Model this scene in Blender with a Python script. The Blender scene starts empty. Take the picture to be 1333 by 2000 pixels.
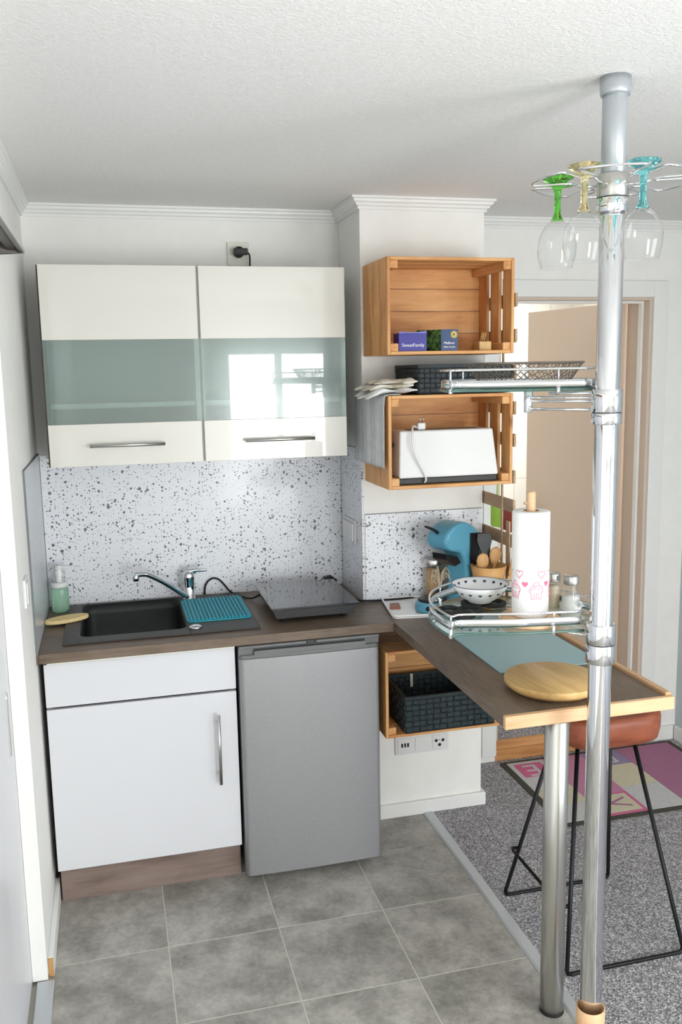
import bpy, bmesh, math, random
from mathutils import Vector, Matrix
random.seed(7)
PI = math.pi
sc = bpy.context.scene
col = sc.collection

# ------------------------------------------------------------------ camera
cam_d = bpy.data.cameras.new('camera')
cam = bpy.data.objects.new('camera', cam_d); col.objects.link(cam)
YAW, PITCH, ROLL = math.radians(14.3646), math.radians(8.928), math.radians(-1.0768)
fw = Vector((math.sin(YAW)*math.cos(PITCH), math.cos(YAW)*math.cos(PITCH), -math.sin(PITCH)))
rt = Vector((math.cos(YAW), -math.sin(YAW), 0)); up = rt.cross(fw)
rt2 = math.cos(ROLL)*rt + math.sin(ROLL)*up; up2 = -math.sin(ROLL)*rt + math.cos(ROLL)*up
mw = Matrix((rt2, up2, -fw)).transposed().to_4x4(); mw.translation = Vector((.2598, -3.4629, 1.7332))
cam.matrix_world = mw
cam_d.sensor_fit = 'VERTICAL'; cam_d.sensor_height = 36; cam_d.sensor_width = 24
cam_d.lens = 1755.0/2000*36; cam_d.clip_start = .02
sc.camera = cam

# ------------------------------------------------------------------ world, daylight, exposure
W = bpy.data.worlds.new('world'); sc.world = W; W.use_nodes = True
bg = W.node_tree.nodes['Background']
bg.inputs[0].default_value = (.80, .90, 1.0, 1); bg.inputs[1].default_value = 1.6
def area(name, loc, rot, sx, sy, power, colr):
    l = bpy.data.lights.new(name, 'AREA'); l.shape = 'RECTANGLE'; l.size = sx; l.size_y = sy
    l.energy = power; l.color = colr
    o = bpy.data.objects.new(name, l); col.objects.link(o); o.location = loc; o.rotation_euler = rot
    return o
# daylight through the window behind the camera, plus fill from an added right window
area('daylight_back_window', (1.75, -5.34, 1.18), (PI/2+.16, 0, 0), .95, 1.5, 66, (1, .985, .96))
area('added_fill_right', (2.95, -3.55, 1.30), (0, PI/2+.16, 0), 1.6, 1.7, 52, (1, .985, .96))
# added light brightening the bathroom wall from the side, leaving the door leaf shaded
area('added_light_bathroom', (3.45, 1.2, 1.6), (0, PI/2, 0), .9, .9, 26, (1, .96, .90))
sc.view_settings.view_transform = 'Standard'; sc.view_settings.look = 'None'
sc.view_settings.exposure = 0.47; sc.view_settings.gamma = 1.0
sc.view_settings.use_curve_mapping = False

# ------------------------------------------------------------------ materials
MATS = {}
def S(h):   # sRGB 0-255 triple -> linear
    return tuple(((c/255)/12.92 if c/255 <= .04045 else ((c/255+.055)/1.055)**2.4) for c in h)
def new(name):
    m = bpy.data.materials.new(name); m.use_nodes = True; MATS[name] = m
    nt = m.node_tree; return m, nt, nt.nodes['Principled BSDF']
def setp(b, color=None, rough=.5, metal=0, coat=0, trans=0, ior=1.45, spec=None, coat_rough=.03, sheen=0):
    if color is not None: b.inputs['Base Color'].default_value = (*color, 1)
    b.inputs['Roughness'].default_value = rough; b.inputs['Metallic'].default_value = metal
    b.inputs['Coat Weight'].default_value = coat; b.inputs['Coat Roughness'].default_value = coat_rough
    b.inputs['Transmission Weight'].default_value = trans; b.inputs['IOR'].default_value = ior
    if spec is not None: b.inputs['Specular IOR Level'].default_value = spec
    b.inputs['Sheen Weight'].default_value = sheen
def N(nt, t, **k):
    n = nt.nodes.new(t)
    for a, v in k.items(): setattr(n, a, v)
    return n
def ramp(nt, stops, src):
    r = N(nt, 'ShaderNodeValToRGB'); e = r.color_ramp.elements
    while len(e) < len(stops): e.new(.5)
    for i, (p, c) in enumerate(stops): e[i].position = p; e[i].color = (*c, 1)
    nt.links.new(src, r.inputs[0]); return r.outputs[0]
def bump(nt, b, src, strength=.2, dist=.002):
    n = N(nt, 'ShaderNodeBump'); n.inputs['Strength'].default_value = strength; n.inputs['Distance'].default_value = dist
    nt.links.new(src, n.inputs['Height']); nt.links.new(n.outputs[0], b.inputs['Normal']); return n
def noise(nt, vec, scale, detail=4, rough=.6):
    n = N(nt, 'ShaderNodeTexNoise'); n.inputs['Scale'].default_value = scale
    n.inputs['Detail'].default_value = detail; n.inputs['Roughness'].default_value = rough
    nt.links.new(vec, n.inputs['Vector']); return n.outputs['Fac']
def ocoord(nt, scale=(1, 1, 1), rnd=0.):
    t = N(nt, 'ShaderNodeTexCoord'); m = N(nt, 'ShaderNodeMapping')
    m.inputs['Scale'].default_value = scale
    if rnd:
        oi = N(nt, 'ShaderNodeObjectInfo'); mul = N(nt, 'ShaderNodeMath', operation='MULTIPLY'); mul.inputs[1].default_value = rnd
        nt.links.new(oi.outputs['Random'], mul.inputs[0]); nt.links.new(mul.outputs[0], m.inputs['Location'])
    nt.links.new(t.outputs['Object'], m.inputs[0]); return m.outputs[0]
def plain(name, color, rough=.5, **k):
    m, nt, b = new(name); setp(b, color, rough, **k); return m
def noisy(name, c1, c2, rough, scale, bumps=.15, bdist=.002, bscale=None, detail=5, stops=(.35, .65), **k):
    m, nt, b = new(name); setp(b, c1, rough, **k); v = ocoord(nt)
    f = noise(nt, v, scale, detail)
    nt.links.new(ramp(nt, [(stops[0], c1), (stops[1], c2)], f), b.inputs['Base Color'])
    if bumps: bump(nt, b, noise(nt, v, bscale or scale, 3), bumps, bdist)
    return m
def wood(name, cols, axis, rough=.5, fine=60, stretch=12, rnd=37., knots=False, bumps=.08):
    m, nt, b = new(name); setp(b, cols[0], rough)
    s = [1, 1, 1]; s['xyz'.index(axis)] = 1/stretch
    v = ocoord(nt, tuple(s), rnd); f1 = noise(nt, v, fine, 6, .65)
    v2 = ocoord(nt, tuple(.35 if i == 'xyz'.index(axis) else 1.4 for i in range(3)), rnd*1.7); f2 = noise(nt, v2, 9, 3, .6)
    mx = N(nt, 'ShaderNodeMath', operation='ADD'); nt.links.new(f1, mx.inputs[0]); nt.links.new(f2, mx.inputs[1])
    hf = N(nt, 'ShaderNodeMath', operation='MULTIPLY'); hf.inputs[1].default_value = .5; nt.links.new(mx.outputs[0], hf.inputs[0])
    n = len(cols); c = ramp(nt, [(.33+.34*i/(n-1), cc) for i, cc in enumerate(cols)], hf.outputs[0])
    if knots:
        vo = N(nt, 'ShaderNodeTexVoronoi'); vo.inputs['Scale'].default_value = 5.0
        vk = ocoord(nt, tuple(.6 if i == 'xyz'.index(axis) else 1.3 for i in range(3)), rnd*.7)
        nt.links.new(vk, vo.inputs['Vector'])
        kr = ramp(nt, [(.03, (.30, .14, .06)), (.09, (1, 1, 1))], vo.outputs['Distance'])
        mm = N(nt, 'ShaderNodeMix', data_type='RGBA', blend_type='MULTIPLY'); mm.inputs['Factor'].default_value = .7
        nt.links.new(c, mm.inputs['A']); nt.links.new(kr, mm.inputs['B']); c = mm.outputs['Result']
    nt.links.new(c, b.inputs['Base Color'])
    if bumps: bump(nt, b, f1, bumps, .001)
    return m
def thin_glass(name, tint, ior=1.45, gloss=(1, 1, 1), rough=.0):
    m = bpy.data.materials.new(name); m.use_nodes = True; nt = m.node_tree; nt.nodes.clear(); MATS[name] = m
    o = N(nt, 'ShaderNodeOutputMaterial'); mx = N(nt, 'ShaderNodeMixShader'); t = N(nt, 'ShaderNodeBsdfTransparent')
    g = N(nt, 'ShaderNodeBsdfGlossy'); lw_ = N(nt, 'ShaderNodeLayerWeight'); pw = N(nt, 'ShaderNodeMath', operation='POWER'); pw.inputs[1].default_value = 2.8
    fr = N(nt, 'ShaderNodeMath', operation='MULTIPLY_ADD'); fr.inputs[1].default_value = .85; fr.inputs[2].default_value = (ior-1)**2/(ior+1)**2
    nt.links.new(lw_.outputs['Facing'], pw.inputs[0]); nt.links.new(pw.outputs[0], fr.inputs[0])
    t.inputs[0].default_value = (*tint, 1); g.inputs[0].default_value = (*gloss, 1); g.inputs['Roughness'].default_value = rough
    nt.links.new(fr.outputs[0], mx.inputs[0]); nt.links.new(t.outputs[0], mx.inputs[1]); nt.links.new(g.outputs[0], mx.inputs[2])
    nt.links.new(mx.outputs[0], o.inputs[0]); return m

noisy('wall_paint', S((243, 242, 238)), S((246, 245, 242)), .75, 14, .12, .001, 220)
noisy('ceiling_plaster', S((240, 239, 237)), S((245, 244, 243)), .9, 60, .55, .004, 130)
plain('white_trim', S((240, 240, 238)), .4)
noisy('blue_grey_paint', S((196, 206, 212)), S((202, 211, 216)), .8, 10, .1, .001, 200)
plain('gloss_white', S((222, 220, 213)), .28, coat=.7)
plain('satin_white', S((221, 222, 227)), .35, coat=.15)
plain('plastic_white', S((230, 230, 230)), .35)
plain('ivory_plastic', S((228, 226, 216)), .4)
plain('carcass_edge', S((96, 86, 80)), .6)
plain('cabinet_inside', S((226, 229, 227)), .6)
plain('black_plastic', S((26, 27, 29)), .4)
plain('black_rubber', S((18, 18, 19)), .7)
plain('dark_gap', S((30, 29, 30)), .8)
plain('chrome', (.78, .79, .81), .06, metal=1)
plain('satin_steel', (.58, .57, .55), .28, metal=1)
plain('grey_pole_paint', S((188, 193, 198)), .32, metal=.55)
plain('black_metal', S((24, 25, 27)), .38, metal=.4)
plain('basket_wire', S((122, 112, 104)), .45, metal=.5)
plain('brass', (.72, .6, .4), .25, metal=1)
plain('aluminium_strip', S((196, 200, 204)), .38, metal=.35)
plain('raw_chipboard', S((196, 150, 98)), .8)
# brushed steel leg and refrigerator door
plain('brushed_steel', (.60, .59, .56), .27, metal=1)
m, nt, b = new('fridge_silver'); setp(b, S((160, 160, 163)), .42, metal=.5)
f = noise(nt, ocoord(nt), 420, 2); nt.links.new(ramp(nt, [(.3, S((148, 148, 151))), (.7, S((162, 162, 164)))], f), b.inputs['Base Color'])
plain('fridge_dark_plastic', S((84, 86, 88)), .5)
plain('fridge_grey_plastic', S((112, 114, 115)), .42)
# worktop laminate, plinth, floors
wood('worktop_laminate', [S((86, 72, 60)), S((112, 96, 82)), S((128, 111, 96))], 'x', .42, 95, 7, 0, bumps=.05)
wood('bar_laminate', [S((86, 72, 60)), S((112, 96, 82)), S((128, 111, 96))], 'y', .42, 95, 7, 0, bumps=.05)
wood('plinth_laminate', [S((110, 92, 84)), S((136, 118, 110)), S((152, 134, 126))], 'x', .55, 45, 9, 0, bumps=.05)
wood('beech_band', [S((214, 165, 118)), S((230, 188, 146)), S((238, 202, 164))], 'x', .45, 60, 14, 0, bumps=.03)
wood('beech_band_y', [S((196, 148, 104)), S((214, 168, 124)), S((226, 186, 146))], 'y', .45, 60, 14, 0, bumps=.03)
PINE = [S((188, 122, 70)), S((220, 162, 102)), S((236, 188, 132))]
for ax in 'xyz': wood('pine_'+ax, PINE, ax, .5, 42, 9, 41., knots=True)
wood('step_wood', [S((176, 116, 66)), S((206, 148, 92)), S((222, 170, 118))], 'x', .5, 40, 12, 0)
wood('grey_slat', [S((164, 138, 110)), S((188, 160, 130)), S((202, 176, 146))], 'y', .6, 50, 10, 13.)
wood('bamboo', [S((188, 146, 88)), S((216, 178, 118)), S((228, 196, 142))], 'y', .42, 40, 14, 0)
wood('utensil_wood', [S((178, 128, 76)), S((204, 156, 104)), S((218, 176, 126))], 'z', .55, 50, 9, 11.)
wood('holder_wood', [S((206, 152, 92)), S((222, 172, 112))], 'z', .5, 40, 9, 5.)
wood('cherry_seat', [S((112, 58, 40)), S((146, 80, 56)), S((166, 98, 70))], 'x', .4, 40, 8, 0)
m, nt, b = new('vinyl_tile'); setp(b, S((120, 118, 110)), .42)
v = ocoord(nt, (1, 1, 1), 19.); f1 = noise(nt, v, 7, 6, .68); f2 = noise(nt, v, 60, 4, .7)
mx = N(nt, 'ShaderNodeMath', operation='MULTIPLY_ADD'); mx.inputs[1].default_value = .35; nt.links.new(f2, mx.inputs[0]); nt.links.new(f1, mx.inputs[2])
nt.links.new(ramp(nt, [(.48, S((130, 128, 121))), (.66, S((160, 157, 150))), (.84, S((190, 187, 179)))], mx.outputs[0]), b.inputs['Base Color'])
bump(nt, b, f2, .05, .001)
plain('tile_joint', S((206, 203, 190)), .8)
m, nt, b = new('carpet'); setp(b, S((120, 118, 118)), .95, sheen=.2); v = ocoord(nt)
vo = N(nt, 'ShaderNodeTexVoronoi'); vo.inputs['Scale'].default_value = 230; nt.links.new(v, vo.inputs['Vector'])
sp = N(nt, 'ShaderNodeSeparateColor'); nt.links.new(vo.outputs['Color'], sp.inputs[0])
nt.links.new(ramp(nt, [(.05, S((92, 90, 94))), (.4, S((138, 135, 138))), (.7, S((174, 171, 175))), (.98, S((216, 212, 216)))], sp.outputs[0]), b.inputs['Base Color'])
bump(nt, b, vo.outputs['Distance'], .8, .004)
# speckled splashback
def speckle(name, base, dark=(30, 34, 40), amount=1.):
    m, nt, b = new(name); setp(b, S(base), .32, coat=.25, coat_rough=.12)
    t = N(nt, 'ShaderNodeTexCoord'); s = N(nt, 'ShaderNodeSeparateXYZ'); nt.links.new(t.outputs['Object'], s.inputs[0])
    a = N(nt, 'ShaderNodeMath', operation='ADD'); nt.links.new(s.outputs[0], a.inputs[0]); nt.links.new(s.outputs[1], a.inputs[1])
    c = N(nt, 'ShaderNodeCombineXYZ'); nt.links.new(a.outputs[0], c.inputs[0]); nt.links.new(s.outputs[2], c.inputs[1])
    big = noise(nt, c.outputs[0], 7, 2)
    prev = None
    for sca, rmax, lo in ((64, .26, .48), (34, .20, .55), (110, .28, .50)):
        vo = N(nt, 'ShaderNodeTexVoronoi', voronoi_dimensions='2D'); vo.inputs['Scale'].default_value = sca
        nt.links.new(c.outputs[0], vo.inputs['Vector'])
        sp = N(nt, 'ShaderNodeSeparateColor'); nt.links.new(vo.outputs['Color'], sp.inputs[0])
        mr = N(nt, 'ShaderNodeMapRange'); mr.inputs[1].default_value = lo; mr.inputs[2].default_value = 1.0
        mr.inputs[3].default_value = 0.; mr.inputs[4].default_value = rmax*amount
        nt.links.new(sp.outputs[0], mr.inputs[0])
        mm = N(nt, 'ShaderNodeMath', operation='MULTIPLY'); nt.links.new(mr.outputs[0], mm.inputs[0])
        mr2 = N(nt, 'ShaderNodeMapRange'); mr2.inputs[1].default_value = .3; mr2.inputs[2].default_value = .62; mr2.inputs[3].default_value = .55; mr2.inputs[4].default_value = 1.15
        nt.links.new(big, mr2.inputs[0]); nt.links.new(mr2.outputs[0], mm.inputs[1])
        lt = N(nt, 'ShaderNodeMath', operation='LESS_THAN'); nt.links.new(vo.outputs['Distance'], lt.inputs[0]); nt.links.new(mm.outputs[0], lt.inputs[1])
        if prev:
            x = N(nt, 'ShaderNodeMath', operation='MAXIMUM'); nt.links.new(prev, x.inputs[0]); nt.links.new(lt.outputs[0], x.inputs[1]); prev = x.outputs[0]
        else: prev = lt.outputs[0]
    mix = N(nt, 'ShaderNodeMix', data_type='RGBA'); mix.inputs['A'].default_value = (*S(base), 1); mix.inputs['B'].default_value = (*S(dark), 1)
    f = N(nt, 'ShaderNodeMath', operation='MULTIPLY'); f.inputs[1].default_value = .85; nt.links.new(prev, f.inputs[0])
    nt.links.new(f.outputs[0], mix.inputs['Factor']); nt.links.new(mix.outputs['Result'], b.inputs['Base Color'])
speckle('speckled_panel', (234, 236, 242))
speckle('concrete_panel', (206, 210, 214), (176, 180, 184), 1.2)
plain('panel_edge', S((120, 122, 126)), .5)
# frosted door glass with a polished front
m, nt, b = new('frosted_glass'); setp(b, S((206, 224, 219)), .2, trans=.86, coat=.9, coat_rough=.02, ior=1.4)
thin_glass('clear_glass', (.975, .985, .98)); thin_glass('shelf_glass', (.86, .94, .92), 1.5)
thin_glass('bowl_glass', (.975, .98, .98), 1.38); thin_glass('window_glass', (.97, .98, .98), 1.3)
m, nt, b = new('shelf_glass_edge'); setp(b, S((96, 132, 124)), .15, trans=.3)
for nm, c in (('green_glass', (120, 220, 90)), ('amber_glass', (246, 234, 186)), ('turquoise_glass', (140, 226, 230))):
    m, nt, b = new(nm); setp(b, S(c), .03, trans=.97, ior=1.35)
plain('salt_white', S((240, 240, 238)), .8); plain('spice_tan', S((214, 196, 168)), .8)
noisy('oat_grain', S((150, 118, 82)), S((196, 164, 120)), .8, 160, .4, .003)
m, nt, b = new('mint_liquid'); setp(b, S((196, 236, 212)), .1, trans=.6, ior=1.33)
noisy('sponge_yellow', S((240, 212, 150)), S((246, 222, 166)), .9, 90, .5, .002, 300)
noisy('granite_sink', S((58, 56, 55)), S((76, 74, 72)), .5, 420, .12, .001, 500)
noisy('granite_bowl', S((22, 25, 26)), S((34, 37, 38)), .45, 420, .12, .001, 500)
plain('teal_silicone', S((36, 160, 180)), .5)
m, nt, b = new('hob_glass'); setp(b, S((30, 32, 36)), .12, coat=.6, coat_rough=.04)
plain('coffee_blue', S((92, 160, 186)), .32, coat=.2); plain('coffee_black', S((24, 25, 28)), .35)
plain('plate_white', S((238, 238, 238)), .2, coat=.3); plain('navy_print', S((44, 58, 98)), .4)
plain('pink_print', S((238, 122, 158)), .8); plain('pale_pink_print', S((236, 150, 186)), .8); plain('grey_print', S((222, 216, 220)), .8)
noisy('paper_towel', S((246, 246, 245)), S((250, 250, 249)), .9, 40, .3, .002, 150)
plain('cast_iron', S((30, 31, 32)), .6)
noisy('woven_black', S((44, 50, 54)), S((56, 63, 67)), .65, 90, .2, .001, 200)
noisy('woven_green_black', S((36, 48, 52)), S((50, 64, 68)), .6, 90, .2, .001, 200)
plain('woven_core', S((20, 23, 25)), .8)
plain('mat_blue', S((156, 188, 194)), .5)
plain('box_indigo', S((58, 52, 150)), .35); plain('box_indigo_light', S((120, 122, 196)), .4); plain('box_navy', S((40, 66, 112)), .35)
plain('flower_yellow', S((222, 200, 96)), .5); plain('print_white', S((244, 244, 246)), .5)
noisy('box_leaf_print', S((22, 30, 24)), S((92, 132, 54)), .4, 60, 0, stops=(.42, .62))
noisy('cloth_print', S((232, 228, 216)), S((202, 190, 168)), .9, 30, .15, .002, 120, stops=(.5, .62))
m, nt, b = new('towel_grey'); setp(b, S((198, 201, 203)), .95); v = ocoord(nt, (1, 1, 1))
w = N(nt, 'ShaderNodeTexWave', wave_type='BANDS', bands_direction='Z'); w.inputs['Scale'].default_value = 55; w.inputs['Distortion'].default_value = 1.5; w.inputs['Detail'].default_value = 3
nt.links.new(v, w.inputs['Vector']); nz = noise(nt, v, 24, 3); mm = N(nt, 'ShaderNodeMath', operation='MULTIPLY'); nt.links.new(w.outputs['Fac'], mm.inputs[0]); nt.links.new(nz, mm.inputs[1])
nt.links.new(ramp(nt, [(.2, S((222, 224, 225))), (.6, S((180, 184, 186)))], mm.outputs[0]), b.inputs['Base Color'])
plain('door_tan', S((216, 198, 182)), .55); plain('lime_plastic', S((166, 206, 84)), .5); plain('red_plastic', S((186, 70, 44)), .5)
plain('rug_dark', S((72, 70, 62)), .95)
for nm, c in (('rug_white', (206, 205, 206)), ('rug_cream', (212, 206, 180)), ('rug_pink', (200, 136, 168)), ('rug_purple', (172, 118, 148)), ('rug_lilac', (150, 138, 176)), ('rug_rose', (212, 110, 150))):
    noisy(nm, S(c), S(tuple(int(x*.93) for x in c)), .95, 120, .3, .002, 400)
m, nt, b = new('bathroom_tile'); setp(b, S((240, 236, 228)), .25); v = ocoord(nt)
br = N(nt, 'ShaderNodeTexBrick'); br.offset = 0; br.inputs['Scale'].default_value = 1; br.inputs['Brick Width'].default_value = .25; br.inputs['Row Height'].default_value = .33
br.inputs['Mortar Size'].default_value = .0025; br.inputs['Color1'].default_value = (*S((244, 240, 232)), 1); br.inputs['Color2'].default_value = (*S((242, 237, 228)), 1); br.inputs['Mortar'].default_value = (*S((212, 205, 194)), 1)
sx = N(nt, 'ShaderNodeSeparateXYZ'); cx_ = N(nt, 'ShaderNodeCombineXYZ'); ad = N(nt, 'ShaderNodeMath', operation='ADD')
nt.links.new(v, sx.inputs[0]); nt.links.new(sx.outputs[0], ad.inputs[0]); nt.links.new(sx.outputs[1], ad.inputs[1]); nt.links.new(ad.outputs[0], cx_.inputs[0]); nt.links.new(sx.outputs[2], cx_.inputs[1])
nt.links.new(cx_.outputs[0], br.inputs['Vector']); nt.links.new(br.outputs['Color'], b.inputs['Base Color'])

# ------------------------------------------------------------------ mesh helpers
class MB:
    def __init__(s): s.bm = bmesh.new()
    def box(s, x0, x1, y0, y1, z0, z1, bev=0, seg=2):
        t = bmesh.new(); vs = [t.verts.new((x, y, z)) for x in (x0, x1) for y in (y0, y1) for z in (z0, z1)]
        for q in ((0, 1, 3, 2), (4, 6, 7, 5), (0, 4, 5, 1), (2, 3, 7, 6), (0, 2, 6, 4), (1, 5, 7, 3)): t.faces.new([vs[i] for i in q])
        if bev: bmesh.ops.bevel(t, geom=list(t.edges), offset=bev, segments=seg, affect='EDGES', profile=.5)
        s.merge(t); return s
    def merge(s, t, mat=None):
        bmesh.ops.recalc_face_normals(t, faces=list(t.faces))
        mp = {}
        for v in t.verts: mp[v] = s.bm.verts.new(mat @ v.co if mat else v.co)
        for f in t.faces:
            try: nf = s.bm.faces.new([mp[v] for v in f.verts]); nf.smooth = f.smooth
            except ValueError: pass
        t.free(); return s
    def poly(s, pts, h0, h1, axis='z', bev=0):
        """prism: 2-D outline extruded along an axis"""
        t = bmesh.new()
        def P(a, b, h): return {'z': (a, b, h), 'y': (a, h, b), 'x': (h, a, b)}[axis]
        lo = [t.verts.new(P(a, b, h0)) for a, b in pts]; hi = [t.verts.new(P(a, b, h1)) for a, b in pts]; n = len(pts)
        t.faces.new(lo); t.faces.new(hi)
        for i in range(n): t.faces.new([lo[i], lo[(i+1) % n], hi[(i+1) % n], hi[i]])
        if bev:
            bmesh.ops.recalc_face_normals(t, faces=list(t.faces))
            bmesh.ops.bevel(t, geom=[e for e in t.edges if e.verts[0] in hi and e.verts[1] in hi] + [e for e in t.edges if e.verts[0] in lo and e.verts[1] in lo] if False else list(t.edges), offset=bev, segments=2, affect='EDGES', profile=.5)
        return s.merge(t)
    def lathe(s, prof, c=(0, 0, 0), seg=40, mat=None, closed=False):
        t = bmesh.new(); rings = []
        for r, z in prof:
            if r < 1e-6: rings.append([t.verts.new((c[0], c[1], c[2]+z))])
            else: rings.append([t.verts.new((c[0]+r*math.cos(2*PI*i/seg), c[1]+r*math.sin(2*PI*i/seg), c[2]+z)) for i in range(seg)])
        pr = list(zip(rings, rings[1:])) + ([(rings[-1], rings[0])] if closed else [])
        for a, b in pr:
            for i in range(seg):
                j = (i+1) % seg
                q = [a[i % len(a)], a[j % len(a)], b[j % len(b)], b[i % len(b)]]
                u = []
                for v in q:
                    if v not in u: u.append(v)
                if len(u) > 2:
                    f = t.faces.new(u); f.smooth = True
        return s.merge(t, mat)
    def tube(s, pts, r, seg=10, closed=False, caps=True):
        pts = [Vector(p) for p in pts]; n = len(pts); rr = r if isinstance(r, (list, tuple)) else [r]*n
        t = bmesh.new(); rings = []; prevn = None
        for i, p in enumerate(pts):
            a = pts[(i-1) % n] if (closed or i > 0) else p; b = pts[(i+1) % n] if (closed or i < n-1) else p
            d = ((p-a).normalized() + (b-p).normalized()) if (a != p and b != p) else (b-a)
            d = d.normalized() if d.length > 1e-9 else Vector((0, 0, 1))
            if prevn is None:
                u = Vector((0, 0, 1)) if abs(d.z) < .9 else Vector((1, 0, 0)); nn = (u - d*u.dot(d)).normalized()
            else: nn = (prevn - d*prevn.dot(d)).normalized()
            prevn = nn; bb = d.cross(nn)
            rings.append([t.verts.new(p + rr[i]*(nn*math.cos(2*PI*k/seg) + bb*math.sin(2*PI*k/seg))) for k in range(seg)])
        m = n if closed else n-1
        for i in range(m):
            A, B = rings[i], rings[(i+1) % n]
            for k in range(seg):
                f = t.faces.new([A[k], A[(k+1) % seg], B[(k+1) % seg], B[k]]); f.smooth = True
        if caps and not closed: t.faces.new(rings[0]); t.faces.new(rings[-1])
        return s.merge(t)
    def cyl(s, x, y, z0, z1, r, seg=32, bev=.001):
        return s.lathe([(0, z0), (r-bev, z0), (r, z0+bev), (r, z1-bev), (r-bev, z1), (0, z1)], (x, y, 0), seg)
    def ycyl(s, x, z, y0, y1, r, seg=24):
        t = MB(); t.cyl(0, 0, y0, y1, r, seg); return s.merge(t.bm, Matrix(((1, 0, 0, x), (0, 0, 1, 0), (0, -1, 0, z), (0, 0, 0, 1))))
    def build(s, name, mat, parent=None, loc=(0, 0, 0), rot=(0, 0, 0), **props):
        for e in s.bm.edges:
            if len(e.link_faces) == 2 and e.calc_face_angle(0) > .62: e.smooth = False
        me = bpy.data.meshes.new(name); s.bm.to_mesh(me); s.bm.free(); me.materials.append(MATS[mat])
        return link(name, me, parent, loc, rot, **props)
def link(name, me, parent=None, loc=(0, 0, 0), rot=(0, 0, 0), **props):
    o = bpy.data.objects.new(name, me); col.objects.link(o); o.location = loc; o.rotation_euler = rot
    if parent: o.parent = parent
    for k, v in props.items(): o[k] = v
    return o
def thing(name, label, category, loc=(0, 0, 0), rotz=0, group=None):
    o = bpy.data.objects.new(name, None); col.objects.link(o); o.empty_display_size = .05
    o.location = loc; o.rotation_euler = (0, 0, rotz); o['label'] = label; o['category'] = category
    if group: o['group'] = group
    return o
def arc(cx, cy, r, a0, a1, n=8): return [(cx+r*math.cos(math.radians(a0+(a1-a0)*i/n)), cy+r*math.sin(math.radians(a0+(a1-a0)*i/n))) for i in range(n+1)]
def rrect(x0, x1, y0, y1, r, n=6):
    return arc(x1-r, y1-r, r, 0, 90, n) + arc(x0+r, y1-r, r, 90, 180, n) + arc(x0+r, y0+r, r, 180, 270, n) + arc(x1-r, y0+r, r, 270, 360, n)
def spline(pts, n=8, closed=False):
    P = [Vector(p) for p in pts]; out = []; m = len(P)
    for i in range(m if closed else m-1):
        g = lambda k: P[k % m] if closed else P[max(0, min(m-1, k))]
        a, b, c, d = g(i-1), g(i), g(i+1), g(i+2)
        for j in range(n):
            t = j/n; out.append(.5*((2*b)+(c-a)*t+(2*a-5*b+4*c-d)*t*t+(3*b-a-3*c+d)*t**3))
    if not closed: out.append(P[-1])
    return out
def text(txt, size, mat, name, parent, loc, rot, depth=.0004, align='CENTER', bold=0.):
    cu = bpy.data.curves.new('lettering', 'FONT'); cu.body = txt; cu.size = size; cu.extrude = depth; cu.align_x = align; cu.align_y = 'CENTER'; cu.resolution_u = 3; cu.offset = bold
    o = bpy.data.objects.new('lettering', cu); col.objects.link(o)
    dg = bpy.context.evaluated_depsgraph_get(); me = bpy.data.meshes.new_from_object(o.evaluated_get(dg))
    bpy.data.objects.remove(o); bpy.data.curves.remove(cu); me.materials.clear(); me.materials.append(MATS[mat])
    return link(name, me, parent, loc, rot)
def struct(b, name, mat, **k): return b.build(name, mat, kind='structure', **k)

# ------------------------------------------------------------------ the room
H = 2.334; XR = 2.75; YB = -5.2; XC, XC2, YC, YD = 1.154, 1.6257, -.309, .03
TW = .3433; TL = .3457; TX0 = .0048; TY0 = -.8908
fl = struct(MB().box(-.7, 1.40, YB, .0, -.06, -.0008), 'floor', 'tile_joint')
tm = MB().box(.0018, TW-.0018, .0018, TL-.0018, -.003, 0, .0006, 1)
t_me = None
for r in range(-11, 3):
    for c in range(4):
        y0 = TY0 + (r)*TL
        if y0 + TL > .01: continue
        if t_me is None:
            o = tm.build('tile', 'vinyl_tile', fl, (TX0+c*TW, y0, 0)); t_me = o.data
        else: o = link('tile', t_me, fl, (TX0+c*TW, y0, 0))
for c in range(4):   # cut row along the back wall
    MB().box(.0018, TW-.0018, .0018, -(TY0+2*TL)-.002, -.003, 0, .0006, 1).build('tile', 'vinyl_tile', fl, (TX0+c*TW, TY0+2*TL, 0))
struct(MB().box(1.40, XR, YB, YD, -.06, .004), 'floor_carpet', 'carpet')
struct(MB().poly([(1.377, 0), (1.418, 0), (1.418, .003), (1.412, .007), (1.383, .007), (1.377, .001)], YB, YC, 'y'), 'trim_1', 'aluminium_strip')
struct(MB().box(-.7, 3.4, YB-.2, 2.2, H, H+.1), 'ceiling', 'ceiling_plaster')
struct(MB().box(-.7, XC2, 0, .2, 0, H), 'wall_back', 'wall_paint')
struct(MB().box(XC, XC2, YC, 0, 0, H), 'wall_chimney_breast', 'wall_paint')
# wall with the doorway (opening x 1.84..2.555, up to z 2.02)
DX0, DX1, DZ = 1.84, 2.555, 2.02
wd = MB(); wd.box(XC2, DX0, YD, .2, 0, H); wd.box(DX1, XR, YD, .2, 0, H); wd.box(DX0, DX1, YD, .2, DZ, H); struct(wd, 'wall_doorway', 'wall_paint')
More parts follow.
